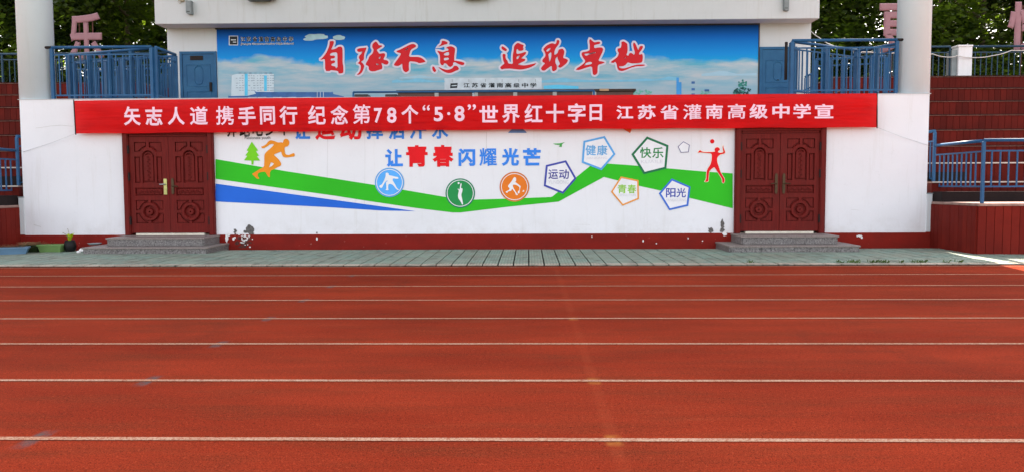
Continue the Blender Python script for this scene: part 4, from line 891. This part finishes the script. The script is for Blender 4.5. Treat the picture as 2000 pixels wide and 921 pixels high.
# ------------------------------------------------------------------ stands left and right
def stand(side):
    """side +1: right of the rostrum, -1: left"""
    lab = 'red stepped spectator stand with boarded front at the right of the rostrum' if side > 0 else 'dark red stepped spectator stand at the left of the rostrum'
    base = XR + .10 if side > 0 else XL - .10
    r_ = thing('spectator_stand', lab, 'stand', loc=(base, 14.5, 0))
    def bx(m, a, b_, y0, y1, z0, z1):
        x0, x1 = sorted((a * side, b_ * side)); m.box(x0, x1, y0 - 14.5, y1 - 14.5, z0, z1); return m
    F0 = 14.45
    bx(MB(), .02, 22, F0 + .02, 16.1, 0, .88).build('front_block', M_dred, r_)
    bx(MB(), -.01, 22, F0 - .03, 16.099, .882, .93).build('walkway', M_tread, r_, bevel=.006)
    n = 0; bw = .147
    while n < 60 and n * bw < 6.2:                       # front boards one by one
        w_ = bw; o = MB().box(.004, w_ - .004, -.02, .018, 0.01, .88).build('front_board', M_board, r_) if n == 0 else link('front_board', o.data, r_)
        o.location = ((n * w_) if side > 0 else -(n + 1) * w_, F0 - 14.5 + rnd.uniform(-.004, .004), 0); n += 1
    n = 0
    while n < 11:                                        # boards on the side face
        o = MB().box(-.018, .019, .004, .143, .01, .88).build('side_board', M_board, r_) if n == 0 else link('side_board', o.data, r_)
        o.location = (rnd.uniform(-.003, .003), F0 - 14.5 + .02 + n * .147, 0); n += 1
    rise, run = .395, .75; cnt = 0; rest = MB()
    pmesh = None
    for k in range(8):
        y = 16.1 + run * k; z = .93 + rise * k
        st = bx(MB(), .02, 22, y + .03, 22.5 if k == 7 else y + run + .03, 0 if k == 0 else z - .3, z + rise - .03).build('step_core', M_dred, r_)
        bx(MB(), .0, 22, y - .01, y + run - .012 if k < 7 else 24.5, z + rise - .0298, z + rise).build('tread', M_tread, r_)
        bx(MB(), .0, 22, y - .018, y - .0105, z + rise - .022, z + rise + .002).build('nosing', M_nosing if k < 2 else M_shadow, r_)  # upper rows: strip coloured dark as a painted shadow gap
        i = 0; pw = .150
        while i * pw < 22:
            a = i * pw
            if a < (6.2 if side > 0 else 5.2) and cnt < 300:
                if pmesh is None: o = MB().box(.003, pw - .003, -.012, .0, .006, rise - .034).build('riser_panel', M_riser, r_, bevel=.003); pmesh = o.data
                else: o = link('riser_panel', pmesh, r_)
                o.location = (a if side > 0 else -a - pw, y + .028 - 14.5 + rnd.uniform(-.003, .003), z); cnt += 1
            else: bx(rest, a + .003, a + pw - .003, y + .016, y + .028, z + .006, z + rise - .034)
            i += 1
    rest.build('riser_panels', M_riser, r_, 'stuff')
    # aisle of half steps next to the rostrum
    for k in range(5):
        y = 15.75 + .375 * k; bx(MB(), .022, (1.8, 1.2, .9, .6, .4)[k], y, y + .36, .931, .93 + .197 * (k + 1)).build('aisle_step', M_aisle, r_)
    # back wall of the balcony side
    return r_
sr = stand(1); s_l = stand(-1)
# red parapets closing the balconies at the back, the raised walk and its rail behind
for side, lb in ((1, 'low red parapet behind the right balcony'), (-1, 'low red parapet behind the left balcony')):
    x0, x1 = (5.5 + 2.31, XR + .1) if side > 0 else (XL - .1, -10.13)
    pass
par = tag(MB().box(-17, -10.13, 22.5, 22.75, 2.9, 4.06).build('parapet_wall', M_riser), 'low red parapet wall behind the left balcony railings', 'wall')
par2 = tag(MB().box(7.81, 16, 22.51, 22.75, 2.9, 4.05).build('parapet_wall', M_riser), 'low red parapet wall behind the right balcony railings', 'wall')
TZ = .93 + .395 * 8
def back_rail(label, xa, xb, n): return railing('terrace_railing', label, (xa, 22.9), (xb, 22.9), TZ - .01, 1.02, n, .15, 'dark railings along the top of the stands', m=M_rail2, drop=.16, lowr=.10, sq=.025)
wp = thing('gate_pier', 'white square pier in the dark railing above the right stand', 'pillar', loc=(at(1879, 130, 22.9)[0], 22.9, TZ))
MB().box(-.19, .19, -.16, .2, 0, .98).build('pier_shaft', M_white, wp, bevel=.01); MB().box(-.22, .20, -.18, .22, .98, 1.03).build('pier_cap', M_white, wp, bevel=.01)
MB().box(-.34, -.195, -.1, .2, 0, .9).build('pier_side_block', M_grey, wp)
px_ = wp.location.x
back_rail('dark teal railing between the right column and the white pier', 9.3, px_ - .34, 3)
back_rail('dark teal railing right of the white pier', px_ + .2, px_ + 5, 4)
back_rail('dark teal railing above the left stand and behind the left balcony', -17.5, -10.3, 7)
# rail along the front walkway of both stands
def front_rail(side):
    b_ = XR + .12 if side > 0 else XL - .12
    s_ = 'right' if side > 0 else 'left'
    z = .93
    railing('stand_railing', f'blue railing on the front edge of the {s_} stand', (b_ + side * .12, 14.58) if side > 0 else (b_ - 6, 14.58), (b_ + 6, 14.58) if side > 0 else (b_ - .12, 14.58), z, 1.13, 5, .148, 'blue railings on the stands', sq=.026, lowr=.30, base=.0, drop=.19)
    railing('stand_railing', f'blue side railing of the {s_} stand next to the rostrum corner', (b_ + side * .11, 14.64), (b_ + side * .13, 16.28), z, 1.12, 2, .15, 'blue railings on the stands', sq=.001, lowr=.30, drop=.19, last=False)
    railing('stand_railing', f'higher blue railing stepping up behind the {s_} corner of the rostrum', (b_ + side * .13, 16.35), (b_ + side * .10, 18.4), z + .16, 1.25, 2, .15, 'blue railings on the stands', sq=.026, lowr=.3, drop=.2)
front_rail(1); front_rail(-1)
# white duct stubs at both wall ends
for x, lb in ((XR + .055, 'narrow white downpipe box at the right end of the wall'), (XL - .045, 'narrow white downpipe box at the left end of the wall')):
    r_ = thing('downpipe_box', lb, 'downpipe', loc=(x, WY - .02, 0)); MB().box(-.055, .055, 0, .09, .33, 1.08).build('duct', M_cream, r_, bevel=.006); MB().box(-.06, .06, -.006, .095, 1.08, 1.10).build('cap', M_grey, r_); MB().box(-.05, .05, .004, .09, .0, .33).build('base', M_plinth, r_)

# ------------------------------------------------------------------ red cloth banner with its printed words
YB = WY - .165
def rip(x, z):
    t = (z - 2.4) / .66
    return .010 * math.sin(x * 2.1 + 3.1 * t) * (.4 + .6 * (1 - abs(t - .5))) + .006 * noise.noise(Vector((x * .9, z * 6, 3))) + .004 * math.sin(x * 7 + z * 9)
nx, nz = 300, 14
TL, BL, TM, BM, TR, BR = [at(*q, YB) for q in ((144, 197), (148, 261.5), (1000, 187.5), (1000, 253.5), (1713, 183), (1713, 249))]
def edge(f, L_, M_, Rr):
    x = L_[0] + (Rr[0] - L_[0]) * f; fm = (M_[0] - L_[0]) / (Rr[0] - L_[0])
    z = L_[1] * (f - fm) * (f - 1) / (fm) + M_[1] * f * (f - 1) / (fm * (fm - 1)) + Rr[1] * f * (f - fm) / (1 - fm)
    return x, z
mb = MB()
for i in range(nx + 1):
    f = i / nx; xt, zt_ = edge(f, TL, TM, TR); xb_, zb_ = edge(f, BL, BM, BR)
    zb_ += .006 * math.sin(f * 60) + .004 * noise.noise(Vector((f * 90, 0, 0)))
    for j in range(nz + 1):
        t = j / nz; x = xb_ + (xt - xb_) * t; z = zb_ + (zt_ - zb_) * t
        mb.v.append((x, YB + rip(x, z), z))
for i in range(nx):
    for j in range(nz): a = i * (nz + 1) + j; mb.f.append([a, a + nz + 1, a + nz + 2, a + 1]); mb.sm.append(1)
ban = thing('hanging_banner', 'long red cloth banner with pink-white characters stretched across the wall', 'banner')
mb.build('banner_cloth', M_cloth, ban)
BT = [('矢', 241, 208, 276, 246), ('志', 283, 209, 319, 246), ('人', 327, 209, 362, 245), ('道', 370, 208, 407, 245), ('携', 421, 207, 457, 245), ('手', 464, 208, 500, 245), ('同', 507, 208, 538, 244), ('行', 545, 207, 582, 244),
      ('纪', 601, 206, 637, 244), ('念', 645, 206, 681, 244), ('第', 688, 204, 724, 243), ('7', 730, 211, 747, 241), ('8', 755, 210, 775, 241), ('个', 783, 205, 818, 242), ('“', 825, 205, 840, 217), ('5', 847, 209, 866, 238), ('·', 873, 219, 880, 226), ('8', 887, 207, 908, 238), ('”', 913, 204, 930, 216),
      ('世', 936, 206, 973, 240), ('界', 980, 204, 1016, 241), ('红', 1024, 203, 1060, 240), ('十', 1066, 203, 1102, 240), ('字', 1109, 202, 1144, 240), ('日', 1151, 204, 1176, 237),
      ('江', 1203, 206, 1237, 234), ('苏', 1245, 205, 1281, 234), ('省', 1289, 205, 1326, 234), ('灌', 1334, 204, 1370, 234), ('南', 1378, 204, 1412, 233), ('高', 1421, 203, 1456, 233), ('级', 1463, 203, 1500, 233), ('中', 1508, 203, 1542, 232), ('学', 1549, 203, 1584, 232), ('宣', 1591, 203, 1628, 232)]
for ch, x0, y0, x1, y1 in BT:
    mb = MB(); put_text(mb, ch, x0 + .4, y0 + .5, x1 - .4, y1 - .5, YB, .010 if ch in '“”·' else (.014 if ch in '携灌第高' else (.022 if ch in '宣学道省南界纪红念' else .027)), .0)
    mb.v = [(x, y + rip(x, z) - .004, z) for x, y, z in mb.v]
    mb.build('banner_character', M_pinktxt, ban)
for (a, b_), nm_ in (((TL, BL), 'l'), ((TR, BR), 'r')):
    MB().tube([(a[0], YB - .002, a[1] + .02), (b_[0], YB - .002, b_[1] - .02)], .011, 6).build('end_rod', M_iron, ban)
for p_ in (((148, 261), (45, 297)), ((1713, 249), (1812, 284))):
    (xa, za), (xb, zb) = at(*p_[0], YB), at(*p_[1], WY - .01)
    MB().tube([(xa, YB, za), ((xa + xb) / 2, WY - .06, (za + zb) / 2 - .01), (xb, WY - .01, zb)], .0035, 5).build('tie_string', mat('pale_string', (.5, .5, .5), .8), ban)

# ------------------------------------------------------------------ granite steps
def steps(x_in0, x_in1, x_out0, x_out1, label, nb, clip=None):
    r_ = thing('granite_steps', label, 'steps', 'granite door steps', loc=((x_in0 + x_in1) / 2, WY, 0)); c = r_.location.x
    for (a, b_, y0, z0, z1, yb) in ((x_out0, x_out1, 14.98, .0, .150, WY - .02), (x_in0, x_in1, 15.28, .152, .312, WY - .016)):
        n = nb if z0 == 0 else nb - 1
        MB().box(a - c + .03, b_ - c - .03, y0 - WY + .03, yb - WY, z0, z1 - .032).build('step_core', M_gran, r_)
        for i in range(n):
            s = a - c + (b_ - a) * i / n; e = a - c + (b_ - a) * (i + 1) / n
            MB().box(s + (.03 if i == 0 else .002), e - (.03 if i == n - 1 else .002), y0 - WY + .008, y0 - WY + .029, z0 + .002, z1 - .033).build('riser_stone', M_gran, r_, bevel=.002)
            MB().box(s - (.008 if i == 0 else -.001), e + (.008 if i == n - 1 else -.001), y0 - WY - .008, yb - WY - .001, z1 - .031, z1).build('tread_slab', M_slab, r_, bevel=.004)
        for q in (a - c + .008, b_ - c - .029): MB().box(q, q + .021, y0 - WY + .0295, yb - WY, z0 + .002, z1 - .033).build('side_stone', M_gran, r_)
steps(at(207, 470, 15.28)[0], at(398, 470, 15.28)[0], at(160, 490, 14.98)[0], at(405, 490, 14.98)[0], 'grey granite steps below the left carved door, beside the planters', 3)
steps(at(1448, 470, 15.28)[0], at(1638, 470, 15.28)[0], at(1424, 490, 14.98)[0], at(1680, 490, 14.98)[0], 'grey granite steps below the right carved door', 4)

# ------------------------------------------------------------------ planters and litter at the left wall foot
def planter(name, px0, px1, Y, L_, D_, H_, ang, m, label, soil=True, fill=None):
    x = (at(px0, 480, Y)[0] + at(px1, 480, Y)[0]) / 2
    r_ = thing(name, label, 'planter', 'plastic planters at the wall foot', loc=(x, Y, .024)); r_.rotation_euler.z = ang
    w, d = L_ / 2, D_ / 2; m_ = MB(); k = .86; t = .014
    def ring(w_, d_, z): return [(-w_, -d_, z), (w_, -d_, z), (w_, d_, z), (-w_, d_, z)]
    V = ring(w * k, d * k, 0) + ring(w, d, H_ - .03) + ring(w + .015, d + .015, H_ - .03) + ring(w + .015, d + .015, H_) + ring(w - t, d - t, H_) + ring(w * k - t, d * k - t, .03)
    m_.v = V
    m_.f.append([3, 2, 1, 0])
    for a in range(5):
        for i in range(4): j = (i + 1) % 4; m_.f.append([a * 4 + i, a * 4 + j, a * 4 + 4 + j, a * 4 + 4 + i])
    m_.f.append([20, 21, 22, 23]); m_.sm = [0] * len(m_.f)
    m_.build('trough', m, r_)
    MB().box(-w + t + .003, w - t - .003, -d + t + .003, d - t - .003, H_ - .06, H_ - .035).build('soil', mat('dry_soil', (.10, .07, .045), .95, bump=.8, var=.3), r_)
    if fill:
        g = MB()
        for _ in range(fill):
            x_, y_ = rnd.uniform(-w * .9, w * .9), rnd.uniform(-d * .8, d * .8); a = rnd.uniform(0, 6.28); l = rnd.uniform(.04, .17); h = rnd.uniform(.01, .09); n = len(g.v)
            g.v += [(x_, y_ - .009, H_ - .035), (x_, y_ + .009, H_ - .035), (x_ + l * math.cos(a), y_ + l * math.sin(a) + .004, H_ - .03 + h), (x_ + l * math.cos(a), y_ + l * math.sin(a) - .004, H_ - .03 + h)]; g.f.append([n, n + 1, n + 2, n + 3]); g.sm.append(0)
        o = g.build('dry_plants', mat('withered_stems', (.26, .16, .08), .9, var=.4, scale=20), r_); o['kind'] = 'stuff'
planter('planter', 0, 34, 15.0, .66, .24, .14, R_(24), mat('pale_blue_plastic', C(82, 118, 145), .45, var=.1), 'pale blue planter with withered stems at the left edge', fill=420)
planter('planter', 50, 76, 15.5, .34, .26, .15, R_(4), mat('dark_green_plastic', C(30, 44, 20), .5, var=.15), 'dark green planter heaped with dry stems', fill=420)
planter('planter', 79, 127, 15.5, .46, .24, .155, 0, mat('light_green_plastic', C(100, 132, 78), .5, var=.1), 'light green planter between the dark planter and the black pot', fill=14)
x = at(137, 480, 15.55)[0]
r_ = thing('plant_pot', 'round black pot with a yellow-green leafy plant beside the steps', 'potted plant', loc=(x, 15.55, .024))
MB().lathe([(.07, 0), (.105, .05), (.115, .12), (.10, .19), (.085, .21), (.095, .225), (.08, .225), (.075, .18)], 0, 0, 20).build('pot', mat('black_plastic_pot', (.010, .009, .009), .5), r_)
ml = mat('yellow_green_leaf', C(165, 185, 20), .5, var=.2, scale=15); md_ = mat('dry_leaf', (.25, .2, .12), .8)
for i in range(9):
    a = i * 2.4; l = rnd.uniform(.10, .18); z0 = .19; d_ = Vector((math.cos(a), math.sin(a), 0)); s_ = Vector((-d_.y, d_.x, 0)); g = MB(); pts = []
    for k in range(5):
        f = k / 4; p_ = d_ * (l * f * .55) + Vector((0, 0, z0 + l * math.sin(f * 1.7))); w_ = .03 * math.sin(math.pi * min(.98, f * .9 + .08)); g.v += [tuple(p_ - s_ * w_), tuple(p_ + Vector((0, 0, -.006))), tuple(p_ + s_ * w_)]
    for k in range(4):
        for q in (0, 1): g.f.append([k * 3 + q, k * 3 + q + 1, k * 3 + q + 4, k * 3 + q + 3]); g.sm.append(1)
    g.build('leaf', ml if i < 6 else md_, r_)
MB().tube([(0, 0, .2), (-.06, .0, .33), (-.13, -.02, .38)], .005, 5).build('bent_stem', md_, r_); MB().tube([(0, 0, .2), (-.02, .02, .34), (-.05, .02, .46)], .004, 5).build('dry_stem', md_, r_)
# crumpled white litter, shallow dish
def crumple(px, Y, r, label, seed):
    x = at(px, 480, Y)[0]; bm = bmesh.new(); bmesh.ops.create_icosphere(bm, subdivisions=3, radius=r)
    for v in bm.verts: n_ = noise.noise(v.co * 20 + Vector((seed, 0, 0))); v.co *= 1 + .5 * n_ + .12 * noise.noise(v.co * 60); v.co.z = max(v.co.z * .8 + r * .6, 0)
    me = bpy.data.meshes.new('crumpled_paper'); bm.to_mesh(me); bm.free(); me.materials.append(mat('white_paper', (.75, .74, .72), .8))
    o = link('crumpled_paper', me); o.location = (x, Y, .024); tag(o, label, 'litter')
crumple(159, 15.5, .055, 'larger ball of crumpled white paper between pot and steps', 1); crumple(154, 15.3, .035, 'small scrap of crumpled white paper in front of the larger ball', 4)
x = at(185, 478, 15.75)[0]; tag(MB().lathe([(.10, .0), (.13, .03), (.135, .032), (.12, .02), (.01, .01)], x, 15.75, 24, caps=False).build('shallow_dish', M_grey), 'flat grey dish behind the end of the left steps', 'dish')
o = bpy.data.objects['shallow_dish']; o.location.z = .15

# ------------------------------------------------------------------ pink letter boards on posts above the stands
def letter_board(ch, px0, py0, px1, py1, Y, label, legs=True):
    vv, ff = glyph(ch, .045); xs = [v[0] for v in vv]; zs = [v[1] for v in vv]; xa, xb, za, zb = min(xs), max(xs), min(zs), max(zs)
    X0, Z1 = at(px0, py0, Y); X1, Z0 = at(px1, py1, Y)
    r_ = thing('letter_board', label, 'letter', 'pink letters above the stands', loc=((X0 + X1) / 2, Y, TZ))
    cu = bpy.data.curves.new('t', 'FONT'); cu.body = ch; cu.extrude = .03; cu.resolution_u = 3; v1, f1 = curve_mesh(cu)
    cu = bpy.data.curves.new('t', 'FONT'); cu.body = ch; cu.fill_mode = 'NONE'; cu.bevel_depth = .033; cu.bevel_resolution = 1; v2, f2 = curve_mesh(cu)
    m = MB(); sx = (X1 - X0) / (xb - xa); sz = (Z1 - Z0) / (zb - za)
    for V, F_, k in ((v1, f1, 1), (v2, f2, .9)):
        n = len(m.v); m.v += [((x - xa) * sx - (X1 - X0) / 2, -z * k, Z0 - TZ + (y - za) * sz) for x, y, z in V]; m.f += [[n + i for i in f] for f in F_]; m.sm += [0] * len(F_)
    m.build('letter', M_board_pink, r_)
    w = (X1 - X0) / 2
    for x in (-w * .35, w * .35): MB().box(x - .012, x + .012, .036, .06, 0, Z1 - TZ - .1).build('support_post', mat('rusty_post', (.12, .05, .04), .8), r_)
letter_board('乐', 128, 24, 206, 124, 23.2, 'pink letter board shaped 乐 above the left balcony railing')
letter_board('更', 1712, 6, 1812, 106, 23.2, 'pink letter board shaped 更 half hidden by the right column')
letter_board('快', 1968, 3, 2062, 102, 23.2, 'pink letter board at the right edge, cut off by the frame')
# loose white cable
pts = [(1583, 60, 22.4), (1600, 74, 22.3), (1625, 89, 21.5), (1660, 98, 21), (1700, 102, 21), (1745, 104, 21.5), (1822, 106, 22.7), (1850, 112, 22.7), (1870, 109, 22.6), (1900, 113, 22.7), (1940, 109, 22.7), (1975, 99, 22.7), (2040, 96, 22.7)]
q = [(*at(a, b_, Y)[:1], Y, at(a, b_, Y)[1]) for a, b_, Y in pts]
Q = []
for i in range(len(q) - 1):
    for k in range(5): f = k / 5; Q.append(tuple(q[i][j] * (1 - f) + q[i + 1][j] * f + (0 if j != 2 else -.02 * math.sin(math.pi * f)) for j in range(3)))
Q.append(q[-1])
tag(MB().tube(Q, .013, 6).build('hanging_cable', M_cable), 'loose white cable sagging from the building to the right railings', 'cable')

# ------------------------------------------------------------------ trees behind
def leaf_cloud(seed, H, Rr, zlow, nclump, per):
    r2 = random.Random(seed); V = []; Fc = []
    for c in range(nclump):
        while True:
            p_ = Vector((r2.uniform(-1, 1), r2.uniform(-1, 1), r2.uniform(-1, 1)))
            if .25 < p_.length < 1: break
        zc = zlow + (H - zlow) * (.5 + .5 * p_.z); e = 1 - .35 * abs(p_.z) ** 2
        cc = Vector((p_.x * Rr * e, p_.y * Rr * e, zc)); cr = r2.uniform(.5, 1.25)
        for _ in range(per):
            q_ = Vector((r2.gauss(0, .46), r2.gauss(0, .46), r2.gauss(0, .33))) * cr + cc
            s = r2.uniform(.07, .14); a = Vector((r2.gauss(0, 1), r2.gauss(0, 1), r2.gauss(0, .6))).normalized(); nrm = Vector((r2.gauss(0, .55), r2.gauss(0, .55), 1)).normalized()
            b_ = nrm.cross(a).normalized(); a = b_.cross(nrm)
            n = len(V); V += [tuple(q_ - a * s), tuple(q_ + b_ * s * .8), tuple(q_ + a * s * 1.15), tuple(q_ - b_ * s * .8)]; Fc.append((n, n + 1, n + 2, n + 3))
    me = bpy.data.meshes.new('crown'); me.from_pydata(V, [], Fc); me.update(); return me
def trunk_mb(seed, H):
    r2 = random.Random(seed); m = MB(); m.tube([(0, 0, 0), (.05, .02, H * .25), (-.04, .05, H * .5), (.08, 0, H * .8)], .20, 10, r2=.05)
    for i in range(9):
        a = r2.uniform(0, 6.28); z = H * (.25 + .06 * i); l = r2.uniform(1.5, 3); m.tube([(0, 0, z), (math.cos(a) * l * .5, math.sin(a) * l * .5, z + .5), (math.cos(a) * l, math.sin(a) * l, z + 1.4)], .075, 6, r2=.02)
    return m
VAR = []
for i, (H, Rr, mm_) in enumerate(((12.6, 3.0, M_leafA), (11.8, 2.7, M_leafB), (13.0, 3.3, M_leafA))):
    me = leaf_cloud(40 + i, H, Rr, 2.9, 100, 150); me.materials.append(mm_); VAR.append((me, trunk_mb(70 + i, H)))
TM_ = {}
def tree(x, y, k, s, rz, label):
    r_ = thing('leafy_tree', label, 'tree', 'trees behind the stands', loc=(x, y, -.03)); r_.rotation_euler.z = rz; r_.scale = (s, s, s)
    o = link('crown', VAR[k][0], r_)
    if k not in TM_: o = VAR[k][1].build('trunk', M_bark, r_); TM_[k] = o.data
    else: link('trunk', TM_[k], r_)
for a in ((-21.2, 29.5, 0, 1.0, 0, 'leafy tree at the far left edge beyond the dark railing'),
          (-17.6, 28.8, 1, 1.0, 1.2, 'leafy tree directly behind the pink 乐 board'),
          (-14.6, 29.3, 2, .95, 2.2, 'leafy tree right of the pink 乐 board'),
          (-11.4, 29.0, 1, 1.0, 3.9, 'leafy tree beside the left end of the fascia'),
          (-19.2, 33.5, 2, 1.0, 4.4, 'taller leafy tree in the second row at far left'),
          (-15.6, 33.8, 0, 1.02, 5.0, 'leafy tree in the second row behind the left balcony'),
          (10.2, 29.2, 1, 1.0, .7, 'leafy tree beside the right end of the fascia'),
          (13.2, 29.0, 0, .96, 2.9, 'leafy tree between the upper wall and the right column'),
          (16.3, 29.4, 2, 1.0, 5.2, 'leafy tree behind the white pier'),
          (19.6, 29.0, 1, 1.02, 1.9, 'leafy tree behind the cut-off pink letter at the right edge'),
          (12.2, 33.4, 2, 1.0, 3.3, 'leafy tree in the second row behind the right balcony'),
          (17.9, 33.6, 0, 1.0, .3, 'leafy tree in the second row above the right stand')):
    tree(*a)
